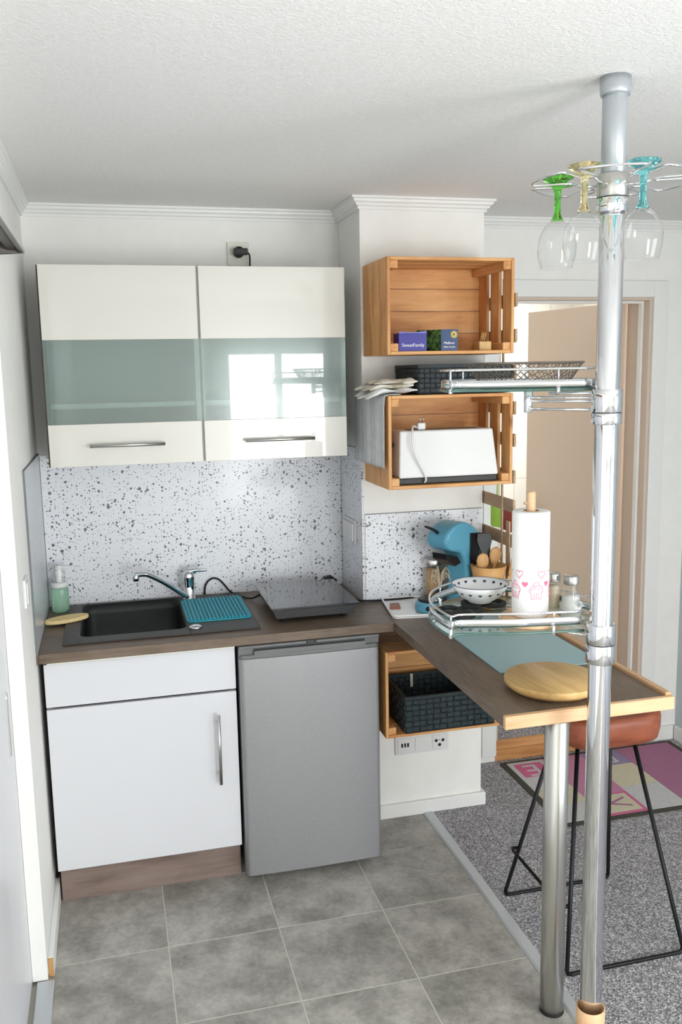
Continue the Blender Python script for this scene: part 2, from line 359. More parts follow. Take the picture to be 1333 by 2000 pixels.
# left partition, its upper edge falls away from the corner, header above
lw = MB(); lw.poly([(-.9634, .012), (0, .012), (0, 2.165), (-.9634, 2.04)], -.042, 0, 'x'); struct(lw, 'wall_left', 'wall_paint')
lw = MB(); lw.poly([(-.9634, 2.028), (0, 2.153), (0, 2.165), (-.9634, 2.04)], -.042, .004, 'x'); struct(lw, 'trim_2', 'white_trim')
hd = MB(); hd.box(-.05, .0, YB, 0, 2.175, H); struct(hd, 'wall_left_header', 'wall_paint')
struct(MB().box(-.012, .008, -3.4, 0, 2.166, 2.184, .003), 'trim_3', 'white_trim')
struct(MB().box(-.7, -.6, YB, 0, 0, H), 'wall_left_hall', 'wall_paint')
struct(MB().box(-.30, -.22, -3.2, -.05, 2.10, 2.22), 'trim_4', 'step_wood')
lw = MB(); lw.box(-.12, 0, YB, -2.2, 0, 2.175); struct(lw, 'wall_left_front', 'wall_paint')
# right wall with an added fill window, wall behind the camera with a window
wr = MB(); y0, y1, z0, z1 = -4.4, -2.7, .45, 2.1
wr.box(XR, XR+.12, YB, y0, 0, H); wr.box(XR, XR+.12, y1, .2, 0, H); wr.box(XR, XR+.12, y0, y1, 0, z0); wr.box(XR, XR+.12, y0, y1, z1, H)
struct(wr, 'wall_right', 'blue_grey_paint')
wb = MB(); bx0, bx1, bz0, bz1 = 1.25, 2.25, .42, 1.95
wb.box(-.7, bx0, YB-.1, YB, 0, H); wb.box(bx1, XR+.12, YB-.1, YB, 0, H); wb.box(bx0, bx1, YB-.1, YB, 0, bz0); wb.box(bx0, bx1, YB-.1, YB, bz1, H)
struct(wb, 'wall_front', 'wall_paint')
wn = MB()
for a, b2 in ((bx0, bx0+.06), (1.72, 1.78), (bx1-.06, bx1)): wn.box(a, b2, YB-.07, YB-.02, bz0, bz1)
for a, b2 in ((bz0, bz0+.06), (bz1-.06, bz1)): wn.box(bx0+.06, bx1-.06, YB-.07, YB-.02, a, b2)
w1 = struct(wn, 'window_1', 'white_trim'); MB().box(bx0+.06, bx1-.06, YB-.048, YB-.044, bz0+.06, bz1-.06).build('pane', 'window_glass', w1)
wn = MB()  # unseen window added to go with the right-hand fill light
for a, b2 in ((y0, y0+.06), (-3.58, -3.52), (y1-.06, y1)): wn.box(XR+.02, XR+.07, a, b2, z0, z1)
for a, b2 in ((z0, z0+.06), (z1-.06, z1)): wn.box(XR+.02, XR+.07, y0+.06, y1-.06, a, b2)
w2 = struct(wn, 'window_added_right', 'white_trim'); MB().box(XR+.044, XR+.048, y0+.06, y1-.06, z0+.06, z1-.06).build('pane', 'window_glass', w2)
# cornices: stepped profile swept along the walls, mitred at the corners
def cornice(path, name):
    prof = [(0, 0), (.046, 0), (.046, -.008), (.036, -.012), (.034, -.020), (.022, -.028), (.020, -.034), (.010, -.040), (.010, -.050), (0, -.050)]
    prof = [(a*.74, b*.84) for a, b in prof]
    t = bmesh.new(); rings = []; n = len(path); P = [Vector((a, b)) for a, b in path]
    for i, p in enumerate(P):
        ns = []
        if i > 0: d = (P[i]-P[i-1]).normalized(); ns.append(Vector((d.y, -d.x)))
        if i < n-1: d = (P[i+1]-P[i]).normalized(); ns.append(Vector((d.y, -d.x)))
        if len(ns) == 2: mtr = (ns[0]+ns[1]).normalized(); mtr /= max(.2, mtr.dot(ns[0]))
        else: mtr = ns[0]
        rings.append([t.verts.new((p.x+mtr.x*o, p.y+mtr.y*o, H+z)) for o, z in prof])
    for a, b in zip(rings, rings[1:]):
        for k in range(len(prof)): t.faces.new([a[k], a[(k+1) % len(prof)], b[(k+1) % len(prof)], b[k]])
    t.faces.new(rings[0]); t.faces.new(rings[-1])
    mb = MB(); mb.merge(t); struct(mb, name, 'white_trim')
cornice([(0, -3.4), (0, 0), (XC, 0), (XC, YC), (XC2, YC), (XC2, YD), (XR, YD), (XR, -3)], 'trim_5')
# baseboards
struct(MB().box(.0, .016, -.935, -.5, 0, .062, .003), 'baseboard_left', 'white_trim')
struct(MB().box(.001, .0155, -.9375, -.9352, .002, .060), 'baseboard_left_end', 'raw_chipboard')
struct(MB().box(-.030, .018, -3.2, -.965, 0, .012, .003), 'trim_6', 'aluminium_strip')
struct(MB().box(XC, XC2+.016, YC-.016, YC, 0, .055, .003), 'baseboard_chimney_breast', 'white_trim')
struct(MB().box(XC2, XC2+.016, YC+.001, YD, 0, .055, .003), 'baseboard_chimney_side', 'white_trim')
struct(MB().box(XR-.016, XR, -2.6, YD-.017, .004, .07, .003), 'baseboard_right', 'white_trim')
struct(MB().box(DX1+.07, XR-.016, YD-.016, YD, .004, .07, .003), 'baseboard_doorway', 'white_trim')
# door casing, lining, step, leaf
dc = MB()
dc.box(DX0-.068, DX0, YD-.016, YD, .035, DZ+.068, .003); dc.box(DX1, DX1+.068, YD-.016, YD, .004, DZ+.068, .003); dc.box(DX0, DX1, YD-.016, YD, DZ, DZ+.068, .003)
dr = struct(dc, 'door_1', 'white_trim')
MB().box(DX0-.075, DX0-.069, YD-.012, YD, .035, DZ+.072, .002).build('casing_bead', 'white_trim', dr)
l = MB(); l.box(DX1-.012, DX1, YD, .2, .1, DZ); l.box(DX0, DX0+.012, YD, .2, .1, DZ); l.box(DX0+.012, DX1-.012, YD, .2, DZ-.012, DZ); l.build('lining', 'door_tan', dr)  # tan of the lining is warm reflected shade put into its colour
l = MB(); l.box(DX1-.022, DX1-.012, .075, .10, .1, DZ-.012); l.box(DX0+.012, DX1-.022, .075, .10, DZ-.022, DZ-.012); l.build('door_stop', 'white_trim', dr)
hx, hy = DX1-.024, .205; ang = math.atan2(.88-.2, 2.41-2.531)
lf = MB().box(0, .69, -.02, .02, .115, 2.012, .002).build('door_leaf', 'door_tan', dr, (hx, hy, 0), (0, 0, ang))
k = MB().tube([(.63, .02, 1.03), (.63, .07, 1.03), (.55, .075, 1.03)], .009).build('handle', 'brass', lf)
k = MB().cyl(0, 0, 0, .008, .026).build('handle_rose', 'brass', lf, (.63, .028, 1.03), (PI/2, 0, 0))
st = MB(); st.box(DX0, DX1, YD-.012, .012+YD, .062, .10, .003); step = struct(st, 'step_1', 'step_wood')
MB().box(DX0, DX1, YD-.004, .012+YD, .004, .058, .003).build('riser_board', 'step_wood', step)
# bathroom beyond the door
struct(MB().box(1.2, 3.4, YD+.012, 2.2, .03, .10), 'floor_bathroom', 'carpet')
struct(MB().box(1.2, 3.4, 2.1, 2.2, .1, H), 'wall_bathroom_back', 'bathroom_tile')
struct(MB().box(1.2, 1.3, .2, 2.1, .1, H), 'wall_bathroom_left', 'bathroom_tile')
bl = MB(); bl.box(3.3, 3.4, .2, .7, .1, H); bl.box(3.3, 3.4, 1.7, 2.1, .1, H); bl.box(3.3, 3.4, .7, 1.7, .1, 1.1); bl.box(3.3, 3.4, .7, 1.7, 2.1, H); struct(bl, 'wall_bathroom_right', 'bathroom_tile')
wn = MB()  # unseen window added for the light in the bathroom
for a, b2 in ((.7, .76), (1.64, 1.7)): wn.box(3.33, 3.37, a, b2, 1.1, 2.1)
for a, b2 in ((1.1, 1.16), (2.04, 2.1)): wn.box(3.33, 3.37, .76, 1.64, a, b2)
w3 = struct(wn, 'window_added_bathroom', 'white_trim'); MB().box(3.348, 3.352, .76, 1.64, 1.16, 2.04).build('pane', 'window_glass', w3)
# sliding door on the left
sd = thing('sliding_door', 'white sliding door leaf with oval recessed pull at the left frame edge', 'door', (-.0608, 0, 0))
MB().box(-.018, .018, -2.15, -.75, .015, 2.015, .002).build('leaf', 'satin_white', sd)
hp = MB(); 
pts = [(-1.028+.016*math.cos(a)*(1), .818+(.075*(1 if math.sin(a) > 0 else -1) + .016*math.sin(a))) for a in [2*PI*i/24 for i in range(24)]]
hp.poly(pts, .018, .0205, 'x', ); pull = hp.build('pull', 'chrome', sd)
pts = [(-1.028+.0115*math.cos(a), .818+(.075*(1 if math.sin(a) > 0 else -1) + .0115*math.sin(a))) for a in [2*PI*i/24 for i in range(24)]]
MB().poly(pts, .0206, .0212, 'x').build('recess', 'satin_steel', pull)

# ------------------------------------------------------------------ splashbacks
HW = .876
o = MB().box(.0075, XC-.0075, -.0065, -.0008, HW, 1.447).build('splashback_panel', 'speckled_panel', label='white splashback panel with black speckles behind the sink and hob', category='splashback', group='speckled splashbacks')
o = MB().box(0, .006, -.615, 0, HW, 1.452).build('splashback_panel', 'concrete_panel', label='plain pale grey splashback panel on the left wall beside the sink', category='splashback')
MB().box(-.0005, .0065, -.6175, -.6152, HW, 1.4535).build('edge_strip', 'panel_edge', o)
MB().box(-.0005, .0068, -.615, 0, 1.452, 1.4538).build('edge_strip', 'panel_edge', o)
o = MB().box(XC-.006, XC, YC+.002, -.006, HW, 1.447).build('splashback_panel', 'speckled_panel', label='narrow shaded speckled splashback on the side of the chimney breast', category='splashback', group='speckled splashbacks')
o = MB().box(XC+.004, XC2-.003, YC-.006, YC, HW, 1.206).build('splashback_panel', 'speckled_panel', label='low speckled splashback on the chimney front behind the coffee machine', category='splashback', group='speckled splashbacks')
MB().box(XC+.004, XC2-.003, YC-.0065, YC, 1.2062, 1.2082).build('edge_strip', 'panel_edge', o)

# ------------------------------------------------------------------ worktop, bar
wt = thing('worktop', 'grey brown wood laminate worktop along the back wall around the sink', 'worktop')
SX0, SX1, SY0, SY1 = .125, .485, -.485, -.055      # bowl opening
zt0 = HW-.03
w = MB(); w.box(.007, SX0-.01, -.60, -.007, zt0, HW); w.box(SX1+.01, XC-.007, -.60, -.007, zt0, HW); w.box(SX0-.01, SX1+.01, -.60, SY0-.01, zt0, HW); w.box(SX0-.01, SX1+.01, SY1+.01, -.007, zt0, HW)
w.build('top', 'worktop_laminate', wt)
MB().box(XC-.007, 1.171, -.60, YC-.007, zt0, HW).build('filler_piece', 'worktop_laminate', wt)
MB().box(0, .0068, -.6145, -.60, zt0-.002, HW, .001).build('end_edge', 'worktop_laminate', wt)
MB().box(.007, 1.171, -.6145, -.6002, zt0-.001, HW, .002).build('front_edge', 'worktop_laminate', wt)
MB().box(.03, .62, -.612, -.602, zt0-.005, zt0-.0015).build('light_strip', 'ivory_plastic', wt)
bar = thing('breakfast_bar', 'wood laminate breakfast bar with beech edging on a steel leg', 'counter')
BX0, BX1, BY = 1.1715, 1.632, -1.495
MB().box(BX0, BX1, BY, YC-.007, zt0, HW, .001).build('top', 'bar_laminate', bar)
MB().box(BX0-.001, BX1+.017, BY-.016, BY-.0002, zt0-.002, HW+.003, .0025).build('edge_band', 'beech_band', bar)
MB().box(BX1+.0002, BX1+.017, BY, -.33, zt0-.002, HW+.010, .003).build('edge_band', 'beech_band_y', bar)
lg = MB().cyl(1.340, -1.458, .004, zt0, .0315, 40).build('leg', 'brushed_steel', bar)
MB().cyl(1.340, -1.458, 0, .006, .033, 40).build('foot_ring', 'black_plastic', lg)
MB().cyl(1.340, -1.458, zt0-.012, zt0-.001, .034, 40).build('collar', 'satin_steel', lg)

# ------------------------------------------------------------------ base cabinet and refrigerator
bc = thing('base_cabinet', 'white sink base cabinet with false drawer front, door and wood plinth', 'cabinet', (0, 0, 0))
c = MB(); c.box(.020, .036, -.575, -.03, .14, zt0-.006); c.box(.604, .620, -.575, -.03, .14, zt0-.006); c.box(.036, .604, -.575, -.03, .14, .156); c.box(.036, .604, -.035, -.03, .156, zt0-.006)
c.build('carcass', 'satin_white', bc)
MB().box(.018, .622, -.595, -.577, .694, .836, .0015).build('drawer_front', 'satin_white', bc)
d = MB().box(.018, .622, -.595, -.577, .134, .686, .0015).build('door', 'satin_white', bc)
h = MB(); h.tube([(.556, -.627, .378), (.556, -.627, .62)], .006, 14); h.tube([(.556, -.595, .41), (.556, -.627, .41)], .004); h.tube([(.556, -.595, .588), (.556, -.627, .588)], .004)
h.build('handle', 'satin_steel', d)
MB().box(.022, .622, -.548, -.532, .0, .132, .001).build('plinth', 'plinth_laminate', bc)
MB().box(.0185, .6215, -.5768, -.5752, .687, .693).build('shadow_gap', 'dark_gap', bc)

fr = thing('refrigerator', 'silver grey under-counter refrigerator with recessed grip beside the base cabinet', 'refrigerator', (.632, 0, 0))
FWd = .482
MB().box(.004, FWd-.004, -.56, -.05, .03, zt0-.008, .004).build('body', 'fridge_grey_plastic', fr)
dm = MB(); bulge = []
us = [0, .004, .010, .018, .03, .1, .2, .35, .5, .65, .8, .9, .97, .982, .990, .996, 1]
for u in us:
    e = max(0, abs(u-.5)*2-.95)/.05
    bulge.append((FWd*u, -.632 + .0 + .006*(abs(u-.5)*2)**2 + .016*e*e))
dm.poly([(0, -.574)] + bulge + [(FWd, -.574)], .032, .800, 'z')
dob = dm.build('door', 'fridge_silver', fr)
for p_ in dob.data.polygons: p_.use_smooth = False
g = MB(); g.poly([(0, -.574)] + [(a, b_+.004) for a, b_ in bulge] + [(FWd, -.574)], .8005, .812, 'z'); g.box(0, .05, -.612, -.574, .812, .834); g.box(FWd-.05, FWd, -.612, -.574, .812, .834)
g.poly([(.05, -.626), (FWd-.05, -.626), (FWd-.05, -.618), (.05, -.618)], .812, .826, 'z')
gp = g.build('grip', 'fridge_grey_plastic', fr)
MB().box(.0505, FWd-.0505, -.606, -.574, .8122, .8338).build('grip_recess', 'fridge_dark_plastic', gp)
MB().box(.0, FWd, -.622, -.560, .8345, zt0-.003, .002).build('top_panel', 'fridge_grey_plastic', fr)
for x in (.05, FWd-.05):
    for y in (-.53, -.1): MB().cyl(x, y, 0, .031, .018, 16).build('foot', 'black_plastic', fr)
MB().box(.003, FWd-.003, -.5738, -.560, .034, .834).build('door_seal', 'black_rubber', fr)
text('BLAUER', .0105, 'black_plastic', 'lettering', fr, (.245, -.6226, .8390), (PI/2, 0, 0), bold=.0005)

# ------------------------------------------------------------------ wall cabinets
def wall_cabinet(x0, x1, label):
    t = thing('wall_cabinet', label, 'cabinet', (0, 0, 0), group='wall cabinets above the sink')
    Z0, Z1 = 1.434, 2.087
    c = MB(); c.box(x0-.004, x0+.012, -.348, 0, Z0, Z1); c.box(x1-.016, x1, -.348, 0, Z0, Z1); c.box(x0+.012, x1-.016, -.348, 0, Z0, Z0+.016); c.box(x0+.012, x1-.016, -.348, 0, Z1-.016, Z1); c.box(x0+.012, x1-.016, -.012, 0, Z0+.016, Z1-.016)
    cc = c.build('carcass', 'cabinet_inside', t)
    MB().box(x0-.0045, x0+.0125, -.3495, -.3482, Z0, Z1).build('edge_band', 'carcass_edge' if x0 < .3 else 'cabinet_inside', cc)
    MB().box(x0+.013, x1-.017, -.33, -.0125, 1.625, 1.641).build('shelf', 'cabinet_inside', t)
    d = thing('door', '', '', (0, 0, 0)); del d['label']; del d['category']; d.parent = t
    MB().box(x0+.001, x1-.0025, -.369, -.350, 1.848, Z1, .0015).build('upper_panel', 'gloss_white', d)
    MB().box(x0+.001, x1-.0025, -.369, -.350, Z0, 1.5745, .0015).build('lower_panel', 'gloss_white', d)
    MB().box(x0+.001, x1-.0025, -.366, -.356, 1.5748, 1.8477).build('glass_pane', 'frosted_glass', d)
    hc = (x0+x1)/2 - .0 if x0 < .3 else (x0+x1)/2+.005
    h = MB(); h.tube([(hc-.122, -.399, 1.503), (hc+.122, -.399, 1.503)], .006, 14); h.tube([(hc-.085, -.369, 1.503), (hc-.085, -.399, 1.503)], .004); h.tube([(hc+.085, -.369, 1.503), (hc+.085, -.399, 1.503)], .004)
    h.build('handle', 'satin_steel', d)
    return t
wall_cabinet(.066, .5708, 'left glossy white wall cabinet with frosted glass band, nearest the left wall')
wall_cabinet(.5752, 1.082, 'right glossy white wall cabinet with frosted glass band, nearest the crates')

# ------------------------------------------------------------------ sink and what stands by it
sk = thing('sink', 'black granite composite sink with drainer set into the worktop', 'sink', (0, 0, 0))
z = HW+.001
rim = MB()
rx0, rx1, ry0, ry1 = .076, .720, -.542, -.032
rim.box(rx0, SX0, ry0, ry1, z, z+.007, .0015, 1); rim.box(SX1, rx1, ry0, ry1, z, z+.007, .0015, 1); rim.box(SX0, SX1, ry0, SY0, z, z+.007, .0015, 1); rim.box(SX0, SX1, SY1, ry1, z, z+.007, .0015, 1)
rim.build('rim', 'granite_sink', sk)
t = bmesh.new(); R0 = rrect(SX0, SX1, SY0, SY1, .04); R1 = rrect(SX0+.006, SX1-.006, SY0+.006, SY1-.006, .045); R2 = rrect(SX0+.03, SX1-.03, SY0+.03, SY1-.03, .05)
Rs = rrect(SX0-.004, SX1+.004, SY0-.004, SY1+.004, .002)
rings = [[t.verts.new((a, b2, zz)) for a, b2 in R] for R, zz in ((Rs, z+.0072), (R0, z+.0072), (R1, z-.03), (R1, z-.13), (R2, z-.155))]
for A, B in zip(rings, rings[1:]):
    for i in range(len(A)):
        f = t.faces.new([A[i], A[(i+1) % len(A)], B[(i+1) % len(A)], B[i]]); f.smooth = True
t.faces.new(rings[-1]); mb = MB(); mb.merge(t); mb.build('bowl', 'granite_bowl', sk)
MB().lathe([(0, 0), (.03, 0), (.032, .003), (0, .004)], (.3, -.27, z-.155)).build('drain', 'satin_steel', sk)
MB().lathe([(0, 0), (.021, 0), (.023, .003), (.018, .007), (.009, .010), (0, .010)], (.506, -.487, z+.007), 32).build('drain_knob', 'chrome', sk)
fa = thing('faucet', 'chrome single lever faucet with long rising spout behind the sink', 'faucet', (.523, -.078, z+.007))
MB().lathe([(0, 0), (.023, 0), (.024, .004), (.0205, .006), (.0205, .07), (.022, .074), (.0215, .095), (.017, .106), (0, .109)]).build('body', 'chrome', fa)
sp_ = spline([(-.010, -.016, .012), (-.05, -.03, .045), (-.10, -.05, .085), (-.150, -.07, .118), (-.172, -.078, .125), (-.200, -.09, .126)], 8)
s_ = MB().tube(sp_, .0095, 14).build('spout', 'chrome', fa); MB().cyl(-.198, -.0895, .104, .126, .0115, 20).build('aerator', 'chrome', s_)
MB().tube(spline([(0, 0, .104), (.02, -.004, .109), (.068, -.014, .110)], 5), [.012]*3+[.010]*3+[.007]*3+[.0055]*2, 10).build('lever', 'chrome', fa)
mt = thing('drying_mat', 'ribbed teal silicone drying mat on the sink drainer', 'mat', (.598, -.268, z+.0075))
MB().poly(rrect(-.113, .113, -.155, .155, .018), 0, .004, 'z').build('base', 'teal_silicone', mt)
for i in range(16):
    x = -.099+.0132*i; MB().box(x-.0036, x+.0036, -.147, .147, .004, .0095, .001, 1).build('rib', 'teal_silicone', mt)
so = thing('soap_dispenser', 'clear pump bottle of pale green soap in the back left worktop corner', 'bottle', (.052, -.085, HW+.001))
MB().lathe([(0, 0), (.027, 0), (.031, .005), (.031, .082), (.028, .092), (.0, .092)], seg=32).build('bottle', 'mint_liquid', so)
MB().lathe([(.0, .0921), (.031, .0921), (.032, .096), (.032, .106), (.029, .110), (0, .110)], seg=32).build('collar', 'plastic_white', so)
p_ = MB(); p_.cyl(0, 0, .110, .132, .012); p_.cyl(0, 0, .132, .155, .0155); p_.box(-.012, .036, -.008, .008, .158, .170, .003); p_.cyl(0, 0, .155, .172, .011); p_.build('pump', 'plastic_white', so)
MB().lathe([(.0235, .1101), (.0235, .172), (.020, .180), (0, .181)], seg=32).build('cap', 'clear_glass', so)
o = MB().poly([(.078*math.cos(a), .036*math.sin(a)) for a in [2*PI*i/36 for i in range(36)]], 0, .013, 'z', .003).build('sponge', 'sponge_yellow', None, (.080, -.262, HW+.0095), (0, .0, .40), label='flat oval yellow sponge on the left rim of the sink', category='sponge')

# induction hob
hb = thing('induction_hob', 'portable black glass induction hob on the worktop right of the sink', 'hob', (.918, -.335, HW+.001))
MB().box(-.155, .155, -.188, .188, .050, .058, .002).build('glass_top', 'hob_glass', hb)
b_ = MB(); b_.poly([(-.150, .049), (.150, .049), (.138, .020), (-.138, .020)], -.180, .180, 'y'); b_.build('body', 'black_plastic', hb)
for x in (-.11, .11):
    for y in (-.14, .14): MB().cyl(x, y, 0, .021, .010, 16).build('foot', 'black_rubber', hb)
MB().tube(spline([(-.14, .16, .024), (-.17, .18, .008), (-.20, .24, .004), (-.232, .30, .010), (-.255, .312, .038), (-.275, .314, .060), (-.297, .315, .066), (-.318, .316, .054), (-.330, .317, .03), (-.331, .317, .002)], 8), .0035, 8).build('power_cord', 'black_rubber', hb)
pg = thing('power_plug', 'small black angled plug lying at the back corner behind the hob', 'plug', (1.085, -.045, HW+.001))
MB().poly([(-.026, 0), (.020, 0), (.026, .03), (.004, .048), (-.022, .04)], -.018, .018, 'y', .005).build('body', 'black_rubber', pg)
MB().tube(spline([(.02, -.015, .012), (.036, -.09, .006), (.030, -.2, .006), (.045, -.262, .006), (.1, -.285, .006), (.2, -.29, .006), (.26, -.285, .006)], 8), .0035, 8).build('power_cord', 'black_rubber', pg)
# sockets and switches
ws = thing('wall_socket', 'cream wall socket with a black plug above the wall cabinets', 'socket', (.766, 0, 2.17))
MB().box(-.041, .041, -.010, 0, -.041, .045, .003).build('plate', 'ivory_plastic', ws)
pl = MB().cyl(0, 0, 0, .028, .020, 24).build('plug', 'black_plastic', ws, (.0, -.010, .006), (PI/2, 0, 0))
MB().box(-.022, .030, -.055, -.036, -.006, .018, .003).build('plug_grip', 'black_plastic', ws)
MB().tube(spline([(.026, -.045, .006), (.036, -.045, -.005), (.038, -.04, -.03), (.036, -.035, -.075)], 6), .003, 8).build('cord', 'black_rubber', ws)
ds = thing('double_socket', 'white vertical double socket on the side of the chimney breast', 'socket', (XC-.006, -.145, 1.125))
MB().box(-.008, 0, -.085, .085, -.045, .045, .003).build('plate', 'plastic_white', ds)
for y in (-.04, .04):
    c_ = MB().box(-.016, -.008, y-.033, y+.033, -.034, .034, .003).build('cover', 'plastic_white', ds)
    MB().box(-.0168, -.016, y-.004, y+.004, -.02, .02).build('cover_slot', 'dark_gap', c_) if False else None
sw = thing('light_switch', 'white rocker switch on the left wall beside the worktop', 'switch', (0, -.805, 1.125))
MB().box(0, .008, -.04, .04, -.041, .041, .002).build('frame', 'plastic_white', sw)
MB().poly([(-.03, .008), (.03, .008), (.03, .011), (-.03, .015)], -.03, .03, 'y').build('rocker', 'plastic_white', sw, (0, 0, 0), (0, -PI/2, PI)) if False else MB().box(.008, .012, -.031, .031, -.031, .031, .002).build('rocker', 'plastic_white', sw)
gp3 = thing('wall_plate', 'white three gang wall plate with aerial sockets under the crate', 'socket', (1.375, YC, .291))
MB().box(-.110, .110, -.009, 0, -.037, .037, .002).build('frame', 'plastic_white', gp3)
for i, x in enumerate((-.071, 0, .071)):
    q = MB().box(x-.029, x+.029, -.0115, -.009, -.029, .029, .001).build('insert', 'plastic_white', gp3)
    if i == 0:
        for k_ in (-.012, .0, .012): MB().box(x+k_-.0035, x+k_+.0035, -.0125, -.0115, -.006, .010).build('port', 'dark_gap', q)
    if i == 2:
        for a, b2, r_ in ((-.014, .006, .0065), (.014, .006, .0065), (0, -.012, .0065), (0, .008, .002)): MB().ycyl(x+a, b2, -.0005, .0012, r_, 16).build('port', 'black_plastic', q, (0, -.0125, 0))

# ------------------------------------------------------------------ pine crates
plank_cache = {}
def plank(parent, x0, x1, y0, y1, z0, z1, ax, hole=False, name='plank'):
    d = (round(x1-x0, 4), round(y1-y0, 4), round(z1-z0, 4), ax, hole)
    if d not in plank_cache:
        mb = MB()
        if hole:  # plank along z, lying in the y-z plane, with a half-moon hand hole
            w_, h_ = d[1], d[2]; r_ = .016
            hp_ = [(-.008 + (r_ if True else 0)*0 + .017*math.cos(a), .052*math.sin(a)*.62) for a in [PI/2 - PI*i/10 for i in range(11)]]
            t = bmesh.new()
            for sx_ in (-d[0]/2, d[0]/2):
                pass
            # rectangle split around the hole: left, right, top, bottom pieces and the curved side
            hh = .033
            mb.box(-d[0]/2, d[0]/2, -w_/2, w_/2, hh, h_/2); mb.box(-d[0]/2, d[0]/2, -w_/2, w_/2, -h_/2, -hh)
            mb.box(-d[0]/2, d[0]/2, -w_/2, -.006, -hh, hh)
            mb.poly([(w_/2, -hh), (w_/2, hh)] + [(-.006+.019*math.cos(a), hh*math.sin(a)) for a in [PI/2-PI*i/12 for i in range(13)]], -d[0]/2, d[0]/2, 'x')
        else: mb.box(-d[0]/2, d[0]/2, -d[1]/2, d[1]/2, -d[2]/2, d[2]/2, .0015, 1)
        o = mb.build(name, 'pine_'+ax, parent, ((x0+x1)/2, (y0+y1)/2, (z0+z1)/2)); plank_cache[d] = o.data
    else: o = link(name, plank_cache[d], parent, ((x0+x1)/2, (y0+y1)/2, (z0+z1)/2))
    return o
def crate(x0, zb, label, w=.451, h=.315, dep=.288):
    t = thing('wooden_crate', label, 'crate', (x0, YC-.0015, zb), group='pine crates hung on the chimney breast')
    th = .011
    # local: x 0..w, y 0..-dep (front open), z 0..h
    for s_ in (0, 1):   # end panels of three upright planks
        xa, xb = (0, th) if s_ == 0 else (w-th, w)
        ws_ = .088 if s_ == 0 else .069; gap = (dep-.012-3*ws_)/2
        for i in range(3):
            ya = -.012-i*(ws_+gap); plank(t, xa, xb, ya-ws_, ya, 0, h, 'z', hole=(i == 1))
        xi, xj = (th, th+.028) if s_ == 0 else (w-th-.028, w-th)
        for za, zc in ((th, th+.026), (h-th-.026, h-th)): plank(t, xi, xj, -dep+.004, -.013, za, zc, 'y', name='cleat')
    hb_ = h/4
    for i in range(4): plank(t, 0, w, -.011, 0, i*hb_+.0008, (i+1)*hb_-.0008, 'x')      # back
    ws_ = .086; gap = (dep-.012-3*ws_)/2
    for s_ in (0, 1):   # top and bottom planks running across
        za, zc = (0, th) if s_ == 0 else (h-th, h)
        for i in range(3):
            ya = -.012-i*(ws_+gap); plank(t, th+.0005, w-th-.0005, ya-ws_, ya, za, zc, 'x')
    return t
crate(1.162, 1.782, 'upper open pine crate holding two small boxes and toothpicks')
crate(1.162, 1.333, 'middle open pine crate holding the white toaster')
crate(1.142, .452, 'lowest open pine crate hanging under the worktop with a dark basket')

# ------------------------------------------------------------------ woven baskets
def woven(name, label, loc, w, d, h, nx, ny, nz, mat, rotz=0):
    t = thing(name, label, 'basket', loc, rotz, group='dark woven strap baskets')
    th = .006
    c = MB(); c.box(0, w, 0, d, 0, .004); c.box(0, w, 0, th, .004, h-.004); c.box(0, w, d-th, d, .004, h-.004); c.box(0, th, th, d-th, .004, h-.004); c.box(w-th, w, th, d-th, .004, h-.004)
    c.build('liner', 'woven_core', t)
    def panel(nm, org, ux, uy, un, L, n):
        mb = MB(); bm_ = mb.bm; a = L/n; b = (h-.016)/nz
        org, ux, uy, un = map(Vector, (org, ux, uy, un))
        for i in range(n):
            for j in range(nz):
                hor = (i+j) % 2; ox, oy = (.0, .08) if hor else (.08, .0); rr = .0022 if hor else .0035
                u0, u1 = (i+ox)*a, (i+1-ox)*a; v0, v1 = (j+oy)*b+.004, (j+1-oy)*b+.004; s_ = .22
                B = [(u0, v0), (u1, v0), (u1, v1), (u0, v1)]
                du, dv = (a*s_, b*.04) if hor else (a*.04, b*s_)
                T = [(u0+du, v0+dv), (u1-du, v0+dv), (u1-du, v1-dv), (u0+du, v1-dv)]
                lo = [bm_.verts.new(org+ux*p+uy*q) for p, q in B]; hi = [bm_.verts.new(org+ux*p+uy*q+un*rr) for p, q in T]
                bm_.faces.new(hi)
                for k_ in range(4): bm_.faces.new([lo[k_], lo[(k_+1) % 4], hi[(k_+1) % 4], hi[k_]])
        bmesh.ops.recalc_face_normals(bm_, faces=list(bm_.faces))
        mb.build(nm, mat, t, kind='stuff')
    panel('woven_side', (0, -.0003, 0), (1, 0, 0), (0, 0, 1), (0, -1, 0), w, nx)
    panel('woven_side', (-.0003, 0, 0), (0, 1, 0), (0, 0, 1), (-1, 0, 0), d, ny)
    panel('woven_side', (w+.0003, 0, 0), (0, 1, 0), (0, 0, 1), (1, 0, 0), d, ny)
    panel('woven_side', (0, d+.0003, 0), (1, 0, 0), (0, 0, 1), (0, 1, 0), w, nx)
    panel('woven_side', (0, d-th-.0003, 0), (1, 0, 0), (0, 0, 1), (0, -1, 0), w, nx)
    rm = MB(); rm.box(-.003, w+.003, -.004, th+.002, h-.012, h, .0015, 1); rm.box(-.003, w+.003, d-th-.002, d+.004, h-.012, h, .0015, 1); rm.box(-.004, th+.002, th, d-th, h-.012, h, .0015, 1); rm.box(w-th-.002, w+.004, th, d-th, h-.012, h, .0015, 1)
    rm.build('rim', mat, t)
    return t
bk = woven('woven_basket', 'long dark grey woven basket standing on top of the middle crate', (1.279, -.572, 1.6495), .335, .25, .099, 17, 13, 5, 'woven_black')
bk = woven('woven_basket', 'dark green black woven basket in the lowest crate under the worktop', (1.212, -.605, .465), .335, .245, .135, 13, 9, 6, 'woven_green_black')
